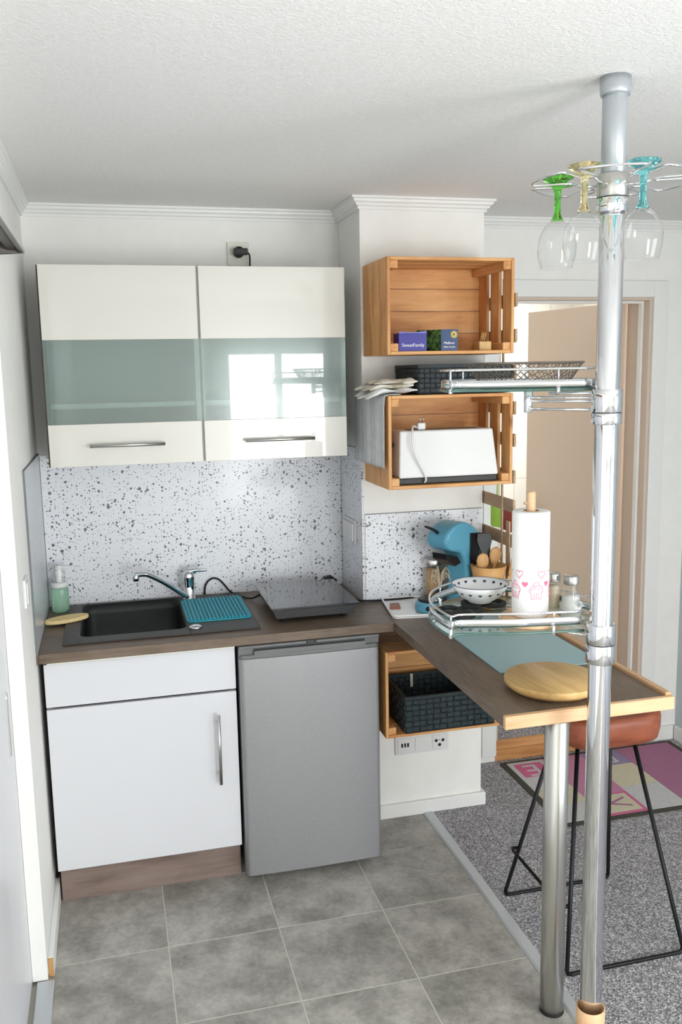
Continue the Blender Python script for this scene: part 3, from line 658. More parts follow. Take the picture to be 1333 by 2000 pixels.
MB().box(.095, .105, .225, .2325, .085, .135).build('tag', 'ivory_plastic', bk)

# ------------------------------------------------------------------ in and on the crates
zi = 1.782+.0115
sb = thing('sugar_box', 'small indigo cardboard box with white script, left in the upper crate', 'box', (1.203, -.592, zi), .02)
MB().box(0, .098, 0, .055, 0, .058, .001).build('carton', 'box_indigo', sb)
fl_ = MB(); fl_.poly([(0, .058), (.098, .058), (.096, .066), (.086, .0645), (.07, .062), (.02, .0615), (.004, .065)], -.0005, .001, 'y'); fl_.build('torn_flap', 'box_indigo_light', sb)
text('SweetFamily', .0158, 'print_white', 'lettering', sb, (.05, -.0005, .019), (PI/2, 0, 0))
tb = thing('tea_box', 'navy blue tea carton with yellow flower and green printed side in the upper crate', 'box', (1.352, -.592, zi))
MB().poly([(0, 0), (.059, 0), (.010, .085), (-.060, .075)], 0, .070, 'z').build('carton', 'box_navy', tb)
MB().poly([(-.0008, -.0003), (-.0002, .0005), (-.0605, .0755), (-.0612, .0747)], .0005, .0695, 'z').build('printed_side', 'box_leaf_print', tb)
fl_ = MB()
for i in range(10):
    a = 2*PI*i/10; fl_.poly([(.045+.004*math.cos(a+.5), .053+.004*math.sin(a+.5)), (.045+.0125*math.cos(a+.22), .053+.0125*math.sin(a+.22)), (.045+.0125*math.cos(a-.12), .053+.0125*math.sin(a-.12)), (.045+.004*math.cos(a-.3), .053+.004*math.sin(a-.3))], -.0012, 0, 'y')
fl_.ycyl(.045, .053, .0008, .002, .005, 16); fl_.build('flower_print', 'flower_yellow', tb)
text('Meßmer', .0115, 'print_white', 'lettering', tb, (.029, -.0005, .025), (PI/2, 0, 0)); text('Milde Kamille', .0078, 'print_white', 'lettering', tb, (.029, -.0005, .012), (PI/2, 0, 0))
tp = thing('toothpick_holder', 'light wooden cube holding toothpicks at the right of the upper crate', 'holder', (1.522, -.545, zi))
MB().box(-.022, .022, -.022, .022, 0, .030, .002).build('block', 'bamboo', tp)
for i in range(14):
    a = random.uniform(0, 2*PI); r_ = random.uniform(.003, .012); dx, dy = random.uniform(-.010, .010), random.uniform(-.008, .008)
    MB().tube([(r_*math.cos(a), r_*math.sin(a), .029), (r_*math.cos(a)+dx, r_*math.sin(a)+dy, .060+random.uniform(-.004, .004))], .0011, 5).build('toothpick', 'bamboo', tp)
# toaster
to = thing('toaster', 'long white toaster with black base, cord and plug inside the middle crate', 'toaster', (1.2035, -.585, 1.345))
MB().poly([(0, 0), (.363, 0), (.362, .022), (.001, .022)], .012, .140, 'y', .003).build('base', 'black_plastic', to)
t = bmesh.new()
lo = [t.verts.new(p) for p in ((0, .0, .0225), (.363, .0, .0225), (.363, .155, .0225), (0, .155, .0225))]; hi = [t.verts.new(p) for p in ((.010, .022, .182), (.350, .022, .182), (.350, .135, .182), (.010, .135, .182))]
t.faces.new(lo); t.faces.new(hi)
for i in range(4): t.faces.new([lo[i], lo[(i+1) % 4], hi[(i+1) % 4], hi[i]])
bmesh.ops.bevel(t, geom=list(t.edges), offset=.006, segments=3, affect='EDGES', profile=.5)
mb = MB(); mb.merge(t); sh = mb.build('housing', 'plastic_white', to)
for f_ in sh.data.polygons: f_.use_smooth = False
MB().box(.05, .31, .06, .10, .1805, .183).build('bread_slot', 'black_plastic', to)
MB().box(-.014, .004, .07, .10, .125, .140, .003).build('lever', 'black_plastic', to)
pgt = MB(); pgt.box(.083, .112, .045, .075, .183, .207, .005); pg_ = pgt.build('plug', 'plastic_white', to)
for x in (.092, .104): MB().tube([(x, .06, .206), (x+.004, .055, .226)], .0022, 8).build('pin', 'satin_steel', pg_)
MB().tube(spline([(.085, .06, .190), (.064, .04, .197), (.052, .014, .187), (.046, -.002, .160), (.046, -.006, .135), (.056, -.006, .100), (.072, -.006, .065), (.086, -.006, .04), (.094, -.004, .018), (.092, .004, .006)], 8), .0032, 8).build('cord', 'plastic_white', to)
# towels
tw = thing('tea_towel', 'grey printed tea towel hanging over the left side of the middle crate', 'towel', (1.155, -.46, 1.648))
def cloth(nu, nv, fn, thick=.0015):
    t = bmesh.new(); g_ = [[t.verts.new(fn(i/nu, j/nv)) for j in range(nv+1)] for i in range(nu+1)]
    for i in range(nu):
        for j in range(nv):
            f = t.faces.new([g_[i][j], g_[i+1][j], g_[i+1][j+1], g_[i][j+1]]); f.smooth = True
    bmesh.ops.recalc_face_normals(t, faces=list(t.faces)); bmesh.ops.solidify(t, geom=list(t.faces), thickness=thick)
    mb = MB(); mb.merge(t); return mb
def drape(u, v):   # u along y, v down
    y = -.142+.358*u; wv = .0022*math.sin(u*19)+.0012*math.sin(u*41+2)
    if v < .2: return ((.05-.25*v+.0, y, .004+.002*math.sin(u*11)) if y < .14 else (-.008-.0015*v, y, .004-.01*v))
    s_ = (v-.2)/.8; return (-.006-.004*min(1, s_*6)+wv*min(1, s_*3)-.002*s_, y, .002-.243*s_)
cloth(40, 24, drape).build('cloth', 'towel_grey', tw)
MB().box(-.0135, -.0115, -.024, -.020, -.236, -.012).build('fold_crease', 'grey_print', tw)
fc = thing('folded_cloth', 'crumpled cream patterned cloth on the left corner of the middle crate', 'cloth', (1.190, -.475, 1.6555))
def layer(x0, x1, y0, y1, zc, hh, seed, droop):
    """folded layer: flattened loop section in x-z swept along y, edges drooping over the crate side"""
    rnd = random.Random(seed); ph = [rnd.uniform(0, 6) for _ in range(6)]
    t = bmesh.new(); rings = []; ny, ns = 26, 56
    for j in range(ny+1):
        v = j/ny; y = y0+(y1-y0)*v; end = min(1, 6*min(v, 1-v)+.35); ring_ = []
        for i in range(ns):
            a = 2*PI*i/ns; c_, s_ = math.cos(a), math.sin(a)
            x = (x0+x1)/2+(x1-x0)/2*math.copysign(abs(c_)**.9, c_)*(1+.05*math.sin(v*9+ph[0])) + .006*math.sin(v*13+ph[1])
            z = zc+hh*end*math.copysign(abs(s_)**.85, s_)*(1+.35*math.sin(x*70+ph[2])*math.sin(v*7+ph[3])) + (.0035*math.sin(x*48+v*8+ph[4]) if s_ > 0 else 0)
            if x < -.045: z -= droop*(-.045-x)
            ring_.append(t.verts.new((x, y+.006*math.sin(x*60+ph[5]), z)))
        rings.append(ring_)
    for A, B in zip(rings, rings[1:]):
        for i in range(ns): f = t.faces.new([A[i], A[(i+1) % ns], B[(i+1) % ns], B[i]]); f.smooth = True
    t.faces.new(rings[0]); t.faces.new(rings[-1]); mb = MB(); mb.merge(t); return mb
layer(-.092, .072, -.115, .060, .0085, .0085, 3, .45).build('fold', 'plastic_white', fc)
layer(-.080, .076, -.105, .085, .0240, .0085, 5, .35).build('fold', 'cloth_print', fc)
layer(-.060, .070, -.085, .090, .0370, .0070, 8, .2).build('fold', 'cloth_print', fc)
layer(.030, .082, -.112, .02, .0370, .0090, 11, 0).build('fold', 'cloth_print', fc)
# slat rack beside the crates
rk = thing('slat_rack', 'grey brown wooden slat rack hanging along the right side of the crates', 'rack', (1.632, 0, 0))
sl = MB().box(0, .010, -.565, -.275, -.023, .023, .002)
me = None
for i, zc in enumerate((1.963, 1.842, 1.72, 1.594, 1.481, 1.351, 1.246, 1.118)):
    if me is None: o = sl.build('slat', 'grey_slat', rk, (0, 0, zc)); me = o.data
    else: link('slat', me, rk, (0, 0, zc))
MB().box(-.006, -.0005, -.485, -.475, .884, 2.04).build('strap', 'grey_slat', rk)
MB().box(-.0055, -.0005, -.547, -.520, .884, 1.19).build('upright', 'grey_slat', rk)
sw_ = thing('fly_swatter', 'lime green ribbed fly swatter hanging on the slat rack', 'swatter', (1.668, -.352, 1.182), math.radians(42))
MB().poly(rrect(-.026, .026, -.046, .046, .012), -.002, .002, 'x').build('paddle', 'lime_plastic', sw_)
for i in range(10): MB().box(-.0034, -.002, -.022, .022, -.038+i*.0083, -.034+i*.0083).build('rib', 'lime_plastic', sw_)
MB().tube([(0, .0, .045), (0, .0, .17)], .003, 8).build('handle', 'lime_plastic', sw_)
o = MB().poly(rrect(-.045, .045, -.038, .038, .006), -.004, .004, 'x').build('red_dustpan', 'red_plastic', None, (1.652, -.475, 1.182), label='small red plastic dustpan hanging behind the slat rack', category='dustpan') if True else None

# ------------------------------------------------------------------ on the bar
zb = HW+.0005
tr = thing('tray', 'white rectangular tray under the blue coffee machine at the back of the bar', 'tray', (1.33, -.445, zb), math.radians(-8))
MB().poly(rrect(-.13, .19, -.145, .115, .02), 0, .004, 'z').build('base', 'plate_white', tr)
rr_ = MB().tube([(a, b_, .009) for a, b_ in rrect(-.13, .19, -.145, .115, .02)], .004, 8, closed=True).build('lip', 'plate_white', tr)
o = MB().poly([(-.02, -.035), (.02, -.03), (.012, .035), (-.022, .03)], 0, .006, 'z', .001).build('wrapped_biscuit', 'red_plastic', None, (1.235, -.43, zb+.0045), (0, 0, -.35), label='small brown wrapped biscuit at the left end of the tray', category='biscuit'); o.data.materials[0] = MATS['cherry_seat']
cm = thing('coffee_machine', 'blue and black capsule coffee machine with curved body on the white tray', 'coffee machine', (1.487, -.432, zb+.0055), math.radians(31)); cm.scale = (1, 1, 1.07)
# local: front faces -x
MB().lathe([(0, 0), (.060, 0), (.064, .006), (.060, .030), (.056, .034), (0, .034)], (-.165, 0, .0), 40).build('drip_base', 'coffee_blue', cm)
MB().lathe([(0, .0342), (.052, .0342), (.053, .040), (.046, .042), (0, .042)], (-.165, 0, 0), 40).build('drip_grid', 'coffee_black', cm)
for a in (205, 235, 262):
    r_ = math.radians(a); MB().ycyl(0, 0, -.001, .002, .009, 16).build('base_button', 'coffee_black', cm, (-.165+.0622*math.cos(r_), .0622*math.sin(r_), .017), (0, 0, r_+PI/2))
bodyp = [(-.02, .0), (.075, .0), (.085, .05), (.086, .12), (.075, .19), (.045, .245), (.0, .276), (-.05, .288), (-.10, .278), (-.135, .252), (-.142, .225), (-.12, .200), (-.085, .190), (-.055, .182), (-.035, .16), (-.025, .12), (-.02, .06)]
bs = [(p.x, p.y) for p in spline([(a, b_, 0) for a, b_ in bodyp], 3, True)]
MB().poly(bs, -.048, .048, 'y', .012).build('body', 'coffee_blue', cm)
for s_ in (-1, 1):
    pan = [(-.012, .02), (.034, .02), (.046, .10), (.044, .16), (.040, .240), (-.008, .246), (-.010, .16), (.002, .10)]
    MB().poly(pan, s_*.0485 - (.005 if s_ < 0 else 0), s_*.0485 + (0 if s_ < 0 else .005), 'y', .001).build('side_panel', 'coffee_black', cm)
MB().tube(spline([(-.135, 0, .258), (-.16, 0, .272), (-.19, 0, .283), (-.205, 0, .288)], 4), [.006, .006, .0055, .0055, .005, .005, .005, .0045, .0045, .004, .004, .0035, .003], 10).build('lever', 'coffee_black', cm)
MB().poly([(-.126, .188), (-.060, .170), (-.040, .146), (-.075, .138), (-.120, .165)], -.035, .035, 'y', .004).build('capsule_head', 'coffee_black', cm)
MB().poly([(.087, .03), (.124, .03), (.127, .20), (.115, .232), (.087, .225)], -.05, .05, 'y', .012).build('water_tank', 'coffee_black', cm)
gj = thing('grain_jar', 'tall glass jar of brown grain with grey metal lid beside the coffee machine', 'jar', (1.408, -.350, zb))
MB().lathe([(.029, 0), (.030, .006), (.030, .125), (.026, .132)], seg=32).build('glass', 'clear_glass', gj)
MB().lathe([(0, .003), (.0275, .003), (.0275, .118), (0, .119)], seg=32).build('grain', 'oat_grain', gj)
MB().lathe([(0, .133), (.031, .133), (.0315, .135), (.0315, .153), (.030, .156), (0, .156)], seg=32).build('lid', 'satin_steel', gj)
gr = thing('dried_grass', 'small bundle of dried pale grass stems in front of the grain jar', 'grass', (1.412, -.415, zb))
MB().cyl(0, 0, 0, .05, .014, 20).build('pot', 'cast_iron', gr)
for i in range(22):
    a = random.uniform(0, 2*PI); r_ = random.uniform(.015, .045); h_ = random.uniform(.10, .14)
    MB().tube(spline([(0, 0, .045), (.25*r_*math.cos(a), .25*r_*math.sin(a), h_*.8), (.7*r_*math.cos(a), .7*r_*math.sin(a), h_), (r_*math.cos(a), r_*math.sin(a), h_*.82)], 4), .0011, 5).build('stem', 'spice_tan', gr)
uh = thing('utensil_holder', 'flared wooden pot of cooking utensils behind the paper towel roll', 'holder', (1.560, -.520, zb))
MB().lathe([(0, 0), (.050, 0), (.058, .12), (.066, .155), (.062, .155), (.054, .12), (.046, .008), (0, .008)], seg=36).build('pot', 'holder_wood', uh)
def utensil(kind, x, y, ax_, ay_, L, mat, nm, label):
    t = thing(nm, label, 'utensil', (1.560+x, -.520+y, zb+.010))
    t.rotation_euler = (ax_, ay_, 0)
    MB().tube([(0, 0, 0), (0, 0, L-.03)], [.005, .006], 10).build('handle', mat, t)
    hd_ = MB()
    if kind == 'spoon': hd_.lathe([(0, -.034), (.012, -.03), (.022, -.01), (.024, .006), (.018, .024), (0, .034)], (0, 0, 0), 20, Matrix.Translation((0, 0, L)) @ Matrix.Scale(.35, 4, (0, 1, 0)))
    else: hd_.poly([(-.010, L-.03), (.010, L-.03), (.030, L+.03), (.026, L+.055), (-.026, L+.055), (-.030, L+.03)], -.003, .003, 'y', .001)
    hd_.build('head', mat, t); return t
utensil('spoon', -.015, 0, .12, -.10, .165, 'utensil_wood', 'wooden_spoon', 'wooden spoon leaning left in the utensil pot')
utensil('spoon', .010, .01, -.05, .14, .175, 'utensil_wood', 'wooden_spoon', 'wooden spoon with round bowl leaning right in the utensil pot')
utensil('spat', .016, -.01, .30, .40, .160, 'holder_wood', 'wooden_spatula', 'broad wooden spatula leaning far right out of the utensil pot')
utensil('spat', .0, .012, -.12, .0, .20, 'black_plastic', 'black_spatula', 'black plastic spatula standing at the back of the utensil pot')
o = MB().poly([(1.296, -1.205), (1.614, -1.205), (1.614, -.60), (1.296, -.60)], zb, zb+.003, 'z').build('place_mat', 'mat_blue', None, label='grey blue place mat lying on the breakfast bar', category='mat')
wb_ = MB().lathe([(0, 0), (.108, 0), (.122, .010), (.1285, .016), (.1290, .029), (.1275, .031), (0, .031)], seg=64)
o = wb_.build('serving_board', 'bamboo', None, (1.381, -1.352, zb+.0005), (0, 0, .15), label='round bamboo serving board at the front of the breakfast bar', category='board')

# ------------------------------------------------------------------ pole with shelves
PX, PY = 1.336, -1.664
pole = thing('chrome_pole', 'floor to ceiling chrome pole with two swivel shelves and a wine glass ring', 'pole', (PX, PY, 0))
MB().cyl(0, 0, .004, 2.135, .0265, 48).build('tube', 'chrome', pole)
MB().cyl(0, 0, 2.130, 2.31, .0262, 48).build('upper_tube', 'grey_pole_paint', pole)
MB().lathe([(0, 2.296), (.030, 2.296), (.032, 2.302), (.0325, H-.001), (0, H-.001)], seg=48).build('ceiling_socket', 'grey_pole_paint', pole)
MB().lathe([(.0322, .002), (.0348, .002), (.0348, .1655), (.0343, .166), (.0322, .166)], seg=48, closed=True).build('wood_sleeve', 'beech_band', pole)
for za, zc, mt_ in ((2.058, 2.088, 'chrome'), (2.0895, 2.137, 'satin_steel'), (1.605, 1.630, 'chrome'), (1.6315, 1.682, 'chrome'), (1.053, 1.098, 'chrome'), (1.0995, 1.146, 'chrome')):
    MB().lathe([(.0270, za), (.0325, za), (.0335, za+.001), (.0335, zc-.001), (.0325, zc), (.0270, zc)], seg=48, closed=True).build('collar', mt_, pole)
for zc in (1.0988, 1.6308, 2.0888): MB().lathe([(.0270, zc-.0006), (.0325, zc-.0006), (.0325, zc+.0006), (.0270, zc+.0006)], seg=48, closed=True).build('collar_joint', 'dark_gap', pole)
# wine glass ring
R = .172; hw = .0165; path = []
zr = 2.122
for k_ in range(6):
    a = math.radians(30+60*k_); d1 = Vector((math.cos(a), math.sin(a), 0)); d2 = Vector((-math.sin(a), math.cos(a), 0))
    da = math.asin(hw/R)*1.25
    path += [d1*R*math.cos(da)-d2*R*math.sin(da)] + [d1*(R-.012)-d2*hw, d1*.105-d2*hw, d1*.088-d2*hw*.75, d1*.080, d1*.088+d2*hw*.75, d1*.105+d2*hw, d1*(R-.012)+d2*hw] + [d1*R*math.cos(da)+d2*R*math.sin(da)]
    for j in range(1, 6):
        b_ = a+da+(PI/3-2*da)*j/6; path.append(Vector((R*math.cos(b_), R*math.sin(b_), 0)))
path = [p+Vector((0, 0, zr)) for p in path]
rg = MB().tube(path, .0028, 10, closed=True).build('glass_ring', 'chrome', pole)
for k_ in range(6):
    a = math.radians(30+60*k_); MB().tube([(.033*math.cos(a), .033*math.sin(a), zr-.006), (.060*math.cos(a), .060*math.sin(a), zr-.006), (.081*math.cos(a), .081*math.sin(a), zr)], .0026, 8).build('spoke', 'chrome', rg)
# swivel shelves: D shaped outline, relative to the pole
out = [(1.312, -1.632), (1.15, -1.606), (1.03, -1.572), (1.000, -1.577), (.994, -1.50), (1.002, -1.43), (1.04, -1.345), (1.10, -1.285), (1.17, -1.255), (1.25, -1.270), (1.315, -1.335), (1.360, -1.43), (1.385, -1.53), (1.378, -1.60), (1.365, -1.632)]
outl = [Vector((a-PX, b_-PY, 0)) for a, b_ in out]
curve0 = spline(outl, 6)
def swivel(zg, parent, turn=0, band_h=.019, lift=.018):
    curve = [Matrix.Rotation(math.radians(turn), 3, 'Z') @ p for p in curve0]
    g_ = MB().poly([(p.x, p.y) for p in curve], zg, zg+.006, 'z').build('shelf_glass', 'shelf_glass', parent)
    ed = bmesh.new()
    MB().tube([p+Vector((0, 0, zg+.003)) for p in curve], .0033, 6).build('glass_edge', 'shelf_glass_edge', g_)
    t = bmesh.new(); lo = [t.verts.new(p+Vector((0, 0, zg+lift))) for p in curve]; hi = [t.verts.new(p+Vector((0, 0, zg+lift+band_h))) for p in curve]
    for i in range(len(lo)-1): f = t.faces.new([lo[i], lo[i+1], hi[i+1], hi[i]]); f.smooth = True
    bmesh.ops.recalc_face_normals(t, faces=list(t.faces)); bmesh.ops.solidify(t, geom=list(t.faces), thickness=.002)
    mb = MB(); mb.merge(t); mb.build('shelf_band', 'chrome', parent)
    MB().tube([p+Vector((0, 0, zg+.050)) for p in curve], .003, 8).build('shelf_rail', 'chrome', parent)
    for i in (3, 18, 40, 54, 74): 
        p = curve[min(i, len(curve)-1)]; q = MB(); q.cyl(p.x, p.y, zg-.004, zg+lift, .0045, 12); q.cyl(p.x, p.y, zg+lift+band_h, zg+.050, .0025, 10); q.build('shelf_post', 'chrome', parent)
    a = MB()
    for p in (Vector((-.09, .10, 0)), Vector((-.02, .20, 0))): a.tube([p.normalized()*.030+Vector((0, 0, zg-.006)), p+Vector((0, 0, zg-.006))], .0035, 8)
    a.build('shelf_bracket', 'chrome', parent)
swivel(1.119, pole); swivel(1.679, pole, -12, .0185, .0075)
pv = Vector((-.115, .155, 0))
MB().cyl(pv.x, pv.y, 1.628, 1.678, .0105, 20).build('pivot', 'chrome', pole)
for zc in (1.663, 1.655, 1.636):
    MB().tube([pv.normalized()*.032+Vector((0, 0, zc)), pv+Vector((0, 0, zc))], .003, 8).build('shelf_arm', 'chrome', pole)

# wine glasses hanging in the ring
def wine(a, mat, label, rg_=.115):
    t = thing('wine_glass', label, 'glass', (PX+rg_*math.cos(math.radians(a)), PY+rg_*math.sin(math.radians(a)), zr+.0035), random.uniform(0, 1), group='wine glasses hanging from the ring')
    # hangs upside down: foot on top, bowl below; local z runs from +.012 (foot) down to -.178
    MB().lathe([(0, .017), (.030, .017), (.0345, .0145), (.033, .010), (.020, .003), (.0085, -.012), (.0068, -.030), (.0075, -.062), (.011, -.072), (.014, -.0755), (0, -.0765)], seg=8 if False else 32).build('stem', mat, t)
    MB().lathe([(0, -.0768), (.014, -.078), (.027, -.090), (.038, -.108), (.0425, -.128), (.0415, -.150), (.036, -.172), (.0345, -.177)], seg=48).build('bowl', 'bowl_glass', t)
    MB().tube([(.0345*math.cos(a_), .0345*math.sin(a_), -.177) for a_ in [2*PI*i/48 for i in range(48)]], .0006, 6, closed=True).build('lip', 'clear_glass', t)
wine(150, 'green_glass', 'wine glass with green stem hanging in the ring, leftmost')
wine(210, 'amber_glass', 'wine glass with pale yellow stem hanging in the ring, middle')
wine(270, 'turquoise_glass', 'wine glass with turquoise stem hanging in the ring, right of the pole')

# wire basket on the upper shelf
wbk = thing('wire_basket', 'oval grey wire mesh basket on the upper swivel shelf', 'basket', (1.248, -1.43, 1.6855))
def ring(w_, d_, n=100, e=3.2): 
    o_ = []
    for i in range(n):
        a = 2*PI*i/n; c_, s_ = math.cos(a), math.sin(a); o_.append((w_*math.copysign(abs(c_)**(2/e), c_), d_*math.copysign(abs(s_)**(2/e), s_)))
    return o_
def baskt(v): return ring(.100+.036*v, .070+.030*v)
t = bmesh.new(); nv = 8; rows = [[t.verts.new((a, b_, .002+.056*j/nv)) for a, b_ in (baskt(j/nv))] for j in range(nv+1)]
n = 100
mb = MB()
for j in range(nv):
    for i in range(n):
        k_ = (i+1) % n
        A, B, C, D = [Vector(v.co) for v in (rows[j][i], rows[j][k_], rows[j+1][k_], rows[j+1][i])]
        if (i+j) % 2 == 0: mb.tube([A, C], .0008, 4, caps=False)
        else: mb.tube([B, D], .0008, 4, caps=False)
t.free()
mb.build('mesh_side', 'basket_wire', wbk, kind='stuff')
mb = MB()
for i in range(-9, 10): 
    x = i*.0105; y = .069*(1-abs(x/.1)**3.2)**(1/3.2); mb.tube([(x, -y, .002), (x, y, .002)], .0008, 4, caps=False)
for i in range(-6, 7):
    y = i*.0105; x = .099*(1-abs(y/.07)**3.2)**(1/3.2); mb.tube([(-x, y, .002), (x, y, .002)], .0008, 4, caps=False)
mb.build('mesh_bottom', 'basket_wire', wbk, kind='stuff')
MB().tube([(a, b_, .058) for a, b_ in baskt(1)], .0026, 8, closed=True).build('rim', 'basket_wire', wbk)
MB().tube([(a, b_, .002) for a, b_ in baskt(0)], .0018, 8, closed=True).build('base_ring', 'basket_wire', wbk)

# things on the lower glass shelf
zg = 1.1255
tv = None
def trivet(nm, x, y, rz, label):
    t = thing(nm, label, 'trivet', (x, y, zg), rz, group='black iron trivets on the lower glass shelf')
    for k_ in range(3):
        a = 2*PI*k_/3; cx_, cy_ = .030*math.cos(a), .030*math.sin(a)
        pts = [(cx_+.027*math.cos(b_), cy_+.027*math.sin(b_), .0075) for b_ in [2*PI*i/24 for i in range(24)]]
        MB().tube(pts, .0065, 8, closed=True).build('ring', 'cast_iron', t)
    return t
trivet('iron_trivet', 1.085, -1.425, .3, 'black iron ring trivet at the left of the lower glass shelf'); trivet('iron_trivet', 1.178, -1.352, 1.2, 'black iron ring trivet under the bowl')
bw = thing('bowl', 'small white bowl with navy hearts on the black trivet', 'bowl', (1.160, -1.372, zg+.0148))
bw.scale = (1.13, 1.13, 1.08)
bprof = [(0, 0), (.026, 0), (.028, .003), (.045, .014), (.058, .030), (.0645, .044), (.0632, .0445), (.056, .031), (.043, .0165), (.026, .007), (0, .006)]
MB().lathe(bprof, seg=64).build('dish', 'plate_white', bw)
MB().tube([(.0639*math.cos(a), .0639*math.sin(a), .0445) for a in [2*PI*i/64 for i in range(64)]], .0009, 6, closed=True).build('blue_rim', 'navy_print', bw)
def heart(s_): return [(s_*(16*math.sin(a)**3)/17, s_*(13*math.cos(a)-5*math.cos(2*a)-2*math.cos(3*a)-math.cos(4*a))/17) for a in [2*PI*i/20 for i in range(20)]]
hm = MB().poly(heart(.0042), -.0006, .0006, 'z'); h_me = None
for row, (n_, rr_, zz_, tilt, ins) in enumerate(((16, .0562, .0272, .62, 0), (16, .0600, .0375, .5, 1))):
    for i in range(n_):
        a = 2*PI*(i+.5*row)/n_
        if ins: rad, ti = .0588, -PI/2-.45+PI
        else: rad, ti = .0562, PI/2-.62
        rot = (PI/2-.70 if not ins else PI/2+.55, 0, a+PI/2) if not ins else (PI/2-.5, 0, a-PI/2)
        rot = (PI/2-.0, 0, 0)
        # outside hearts follow the flaring wall, inside ones face the axis
        M_ = Matrix.Rotation(a, 4, 'Z') @ Matrix.Translation((rad if not ins else .0576, 0, .0272 if not ins else .0355)) @ Matrix.Rotation((PI/2+.70) if not ins else (-PI/2+.55), 4, 'Y') @ Matrix.Rotation(PI/2 if not ins else -PI/2, 4, 'Z')
        if h_me is None: o = hm.build('heart_print', 'navy_print', bw); h_me = o.data
        else: o = link('heart_print', h_me, bw)
        o.matrix_local = M_
pt = thing('paper_towel_holder', 'wooden paper towel stand with a printed white roll on the lower glass shelf', 'paper towel', (1.220, -1.535, zg))
MB().lathe([(0, 0), (.071, 0), (.073, .003), (.072, .012), (.069, .015), (0, .015)], seg=48).build('base', 'beech_band', pt)
MB().lathe([(0, .015), (.0105, .015), (.0105, .312), (.009, .317), (0, .318)], seg=24).build('dowel', 'beech_band', pt)
rl = MB().lathe([(.019, .017), (.040, .016), (.0425, .022), (.0440, .045), (.0445, .12), (.0445, .268), (.043, .2715), (.019, .272)], seg=64, closed=True).build('roll', 'paper_towel', pt)
MB().lathe([(.0175, .0165), (.0188, .0165), (.0188, .2725), (.0175, .2725)], seg=32, closed=True).build('core', 'raw_chipboard', pt)
def onroll(pts, z0, a0, mat, r_=.0446):   # flat print bent round the roll
    t = bmesh.new(); vs = [t.verts.new((r_*math.cos(a0+u/r_), r_*math.sin(a0+u/r_), z0+v)) for u, v in pts]; c_ = t.verts.new((r_*math.cos(a0), r_*math.sin(a0), z0))
    for i in range(len(vs)): t.faces.new([vs[i], vs[(i+1) % len(vs)], c_])
    mb = MB(); mb.merge(t); return mb.build('print', mat, rl)
def lineroll(pts, z0, a0, mat, w_=.0011, closed=False, r_=.0445):
    return MB().tube([(r_*math.cos(a0+u/r_), r_*math.sin(a0+u/r_), z0+v) for u, v in pts], w_, 5, closed=closed).build('print', mat, rl)
camdir = math.atan2(-3.4629+1.535, .2598-1.220)
for k_ in (-2, -1, 0, 1):
    base_a = camdir + k_*1.25
    onroll([(u*1.0, v) for u, v in heart(.0085)], .102, base_a-.28, 'pink_print')
    lineroll(heart(.011), .126, base_a-.62, 'pale_pink_print', closed=True)
    onroll(heart(.006), .130, base_a+.02, 'grey_print')
    cup = [(-.011, 0), (.011, 0), (.0145, .016), (-.0145, .016)]
    lineroll(cup, .066, base_a+.34, 'pale_pink_print', closed=True)
    for u in (-.006, 0, .006): lineroll([(u*.8, 0), (u*1.1, .016)], .066, base_a+.34, 'pale_pink_print', .0008)
    lineroll([(-.0155, .016), (-.0165, .024), (-.012, .030), (-.007, .034), (-.004, .040), (0, .043), (.004, .040), (.007, .034), (.012, .030), (.0165, .024), (.0155, .016)], .066, base_a+.34, 'pale_pink_print')
    lineroll([(-.014, .022), (-.004, .027), (.010, .024)], .066, base_a+.34, 'pink_print', .0008); lineroll([(-.009, .030), (0, .033), (.007, .031)], .066, base_a+.34, 'pink_print', .0008)
def shaker(x, y, label, fill, wide):
    t = thing('shaker', label, 'shaker', (x, y, zg), group='glass shakers on the lower glass shelf')
    if wide: pr_ = [(.026, .0), (.027, .004), (.0215, .040), (.0165, .058), (.0165, .066)]
    else: pr_ = [(.0185, 0), (.019, .003), (.019, .060), (.0165, .066)]
    MB().lathe(pr_, seg=32).build('glass', 'clear_glass', t)
    h_ = .035 if wide else .055
    MB().lathe([(0, .002)] + [(r_-.0015, max(.002, z_)) for r_, z_ in pr_ if z_ <= h_] + [((.0205 if wide else .0175), h_), (0, h_+.002)], seg=32).build('contents', fill, t)
    MB().lathe([(0, .0665), (.0185, .0665), (.019, .068), (.019, .087), (.0178, .0885), (0, .0885)], seg=32).build('lid', 'satin_steel', t)
shaker(1.366, -1.468, 'glass salt shaker with steel lid beside the pole on the glass shelf', 'salt_white', True)
shaker(1.338, -1.425, 'slim spice shaker with steel lid half behind the paper towel roll', 'spice_tan', False)

# ------------------------------------------------------------------ stool
stl = thing('bar_stool', 'bar stool with reddish wood seat and thin black wire legs under the bar', 'stool', (1.635, -1.145, 0))
def D(x, y, z): return (x-1.635, y+1.145, z)
t = bmesh.new(); pts = rrect(-.160, .160, -.150, .150, .075, 8)
zs = [(.86, .640), (.97, .652), (1.0, .670), (1.0, .705), (.975, .722), (.86, .727)]
rings = [[t.verts.new((a*k_, b_*k_, z_ + .018*((a/.16)**2)*(1 if z_ > .66 else .3))) for a, b_ in pts] for k_, z_ in zs]
for A, B in zip(rings, rings[1:]):
    for i in range(len(A)): f = t.faces.new([A[i], A[(i+1) % len(A)], B[(i+1) % len(A)], B[i]]); f.smooth = True
t.faces.new(rings[0])
c_ = t.verts.new((0, 0, .715))
for i in range(len(pts)): f = t.faces.new([rings[-1][i], rings[-1][(i+1) % len(pts)], c_]); f.smooth = True
mb = MB(); mb.merge(t); mb.build('seat', 'cherry_seat', stl)
legs = {}
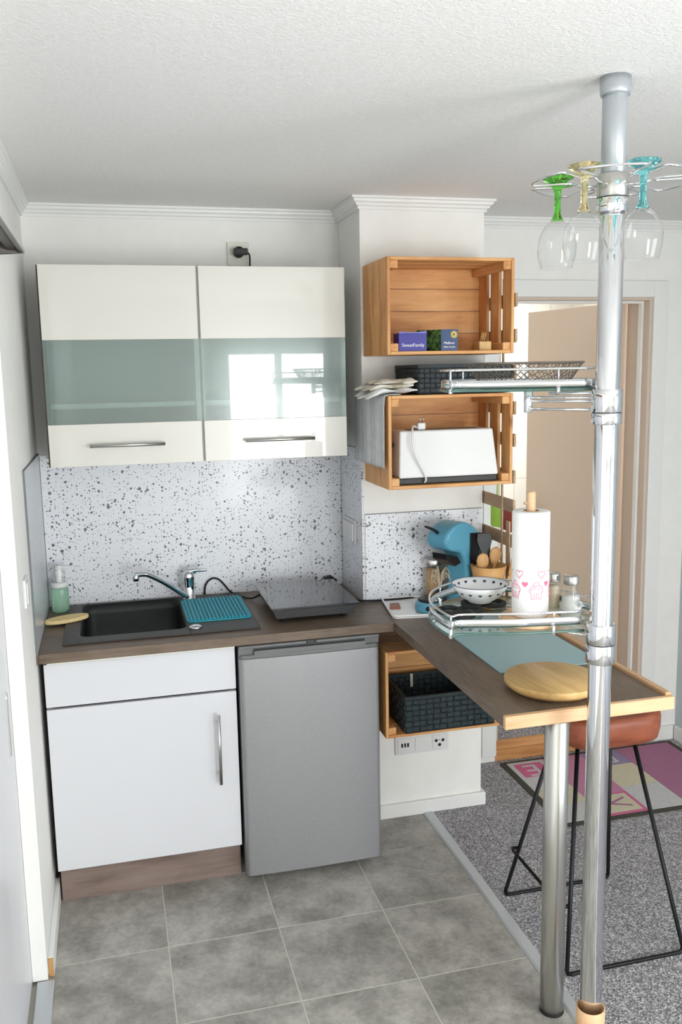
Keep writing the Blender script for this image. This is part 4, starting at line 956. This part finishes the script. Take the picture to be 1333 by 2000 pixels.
for nm, yb_, yt in (('back', -.935, -1.085), ('front', -1.35, -1.205)):
    xs = (1.443, 1.827); xt = (1.545, 1.725)
    p = [D(xt[0], yt, .645), D(xs[0]+.002, yb_, .022), D(xs[0]+.006, yb_, .010), D(xs[0]+.02, yb_, .0075), D(xs[1]-.02, yb_, .0075), D(xs[1]-.006, yb_, .010), D(xs[1]-.002, yb_, .022), D(xt[1], yt, .645)]
    MB().tube(p, .0065, 10).build('leg_frame', 'black_metal', stl)
def lp(x_t, x_b, yt, yb_, z_): k_ = (.645-z_)/(.645-.02); return x_t+(x_b-x_t)*k_, yt+(yb_-yt)*k_
for xt, xb, s_ in ((1.545, 1.443, -1),):
    a = lp(xt, xb, -1.085, -.935, .195); b_ = lp(xt, xb, -1.205, -1.35, .195)
    MB().tube([D(a[0], a[1], .195), D(a[0]+s_*.022, a[1]+.004, .195), D(a[0]+s_*.026, a[1]-.012, .195), D(b_[0]+s_*.026, b_[1]+.012, .195), D(b_[0]+s_*.022, b_[1]-.004, .195), D(b_[0], b_[1], .195)], .0055, 10).build('footrest', 'black_metal', stl)
for yb_ in (-.935, -1.35):
    for x in (1.46, 1.81): 
        MB().cyl(x-1.635, yb_+1.145, .0045, .010, .008, 12).build('glide', 'black_rubber', stl)

# ------------------------------------------------------------------ doormat
rg = thing('door_mat', 'patchwork door mat with pink letters in front of the bathroom step', 'rug', (0, 0, .0042))
MB().poly(rrect(1.846, 2.70, -.588, -.003, .01), 0, .004, 'z').build('backing', 'rug_dark', rg)
def patch(x0, x1, y0, y1, mat): return MB().box(x0, x1, y0, y1, .004, .0062).build('patch', mat, rg)
patch(1.872, 2.040, -.285, -.022, 'rug_white'); patch(1.872, 2.040, -.43, -.286, 'rug_cream'); patch(1.872, 2.040, -.562, -.431, 'rug_white')
patch(2.041, 2.227, -.395, -.022, 'rug_pink'); patch(2.041, 2.227, -.562, -.396, 'rug_rose'); patch(2.228, 2.404, -.165, -.022, 'rug_lilac'); patch(2.228, 2.404, -.36, -.166, 'rug_cream'); patch(2.228, 2.404, -.562, -.361, 'rug_white')
patch(2.405, 2.675, -.562, -.022, 'rug_purple')
MB().box(2.058, 2.212, -.548, -.410, .0062, .007).build('patch', 'rug_cream', rg); MB().box(1.893, 2.020, -.170, -.045, .0062, .007).build('patch', 'rug_rose', rg)
text('E', .150, 'rug_white', 'lettering', rg, (1.956, -.108, .0074), (0, 0, PI))
text('V', .135, 'rug_purple', 'lettering', rg, (2.136, -.478, .0074), (0, 0, -PI/2)); text('D', .13, 'rug_white', 'lettering', rg, (2.315, -.095, .0068), (0, 0, PI))
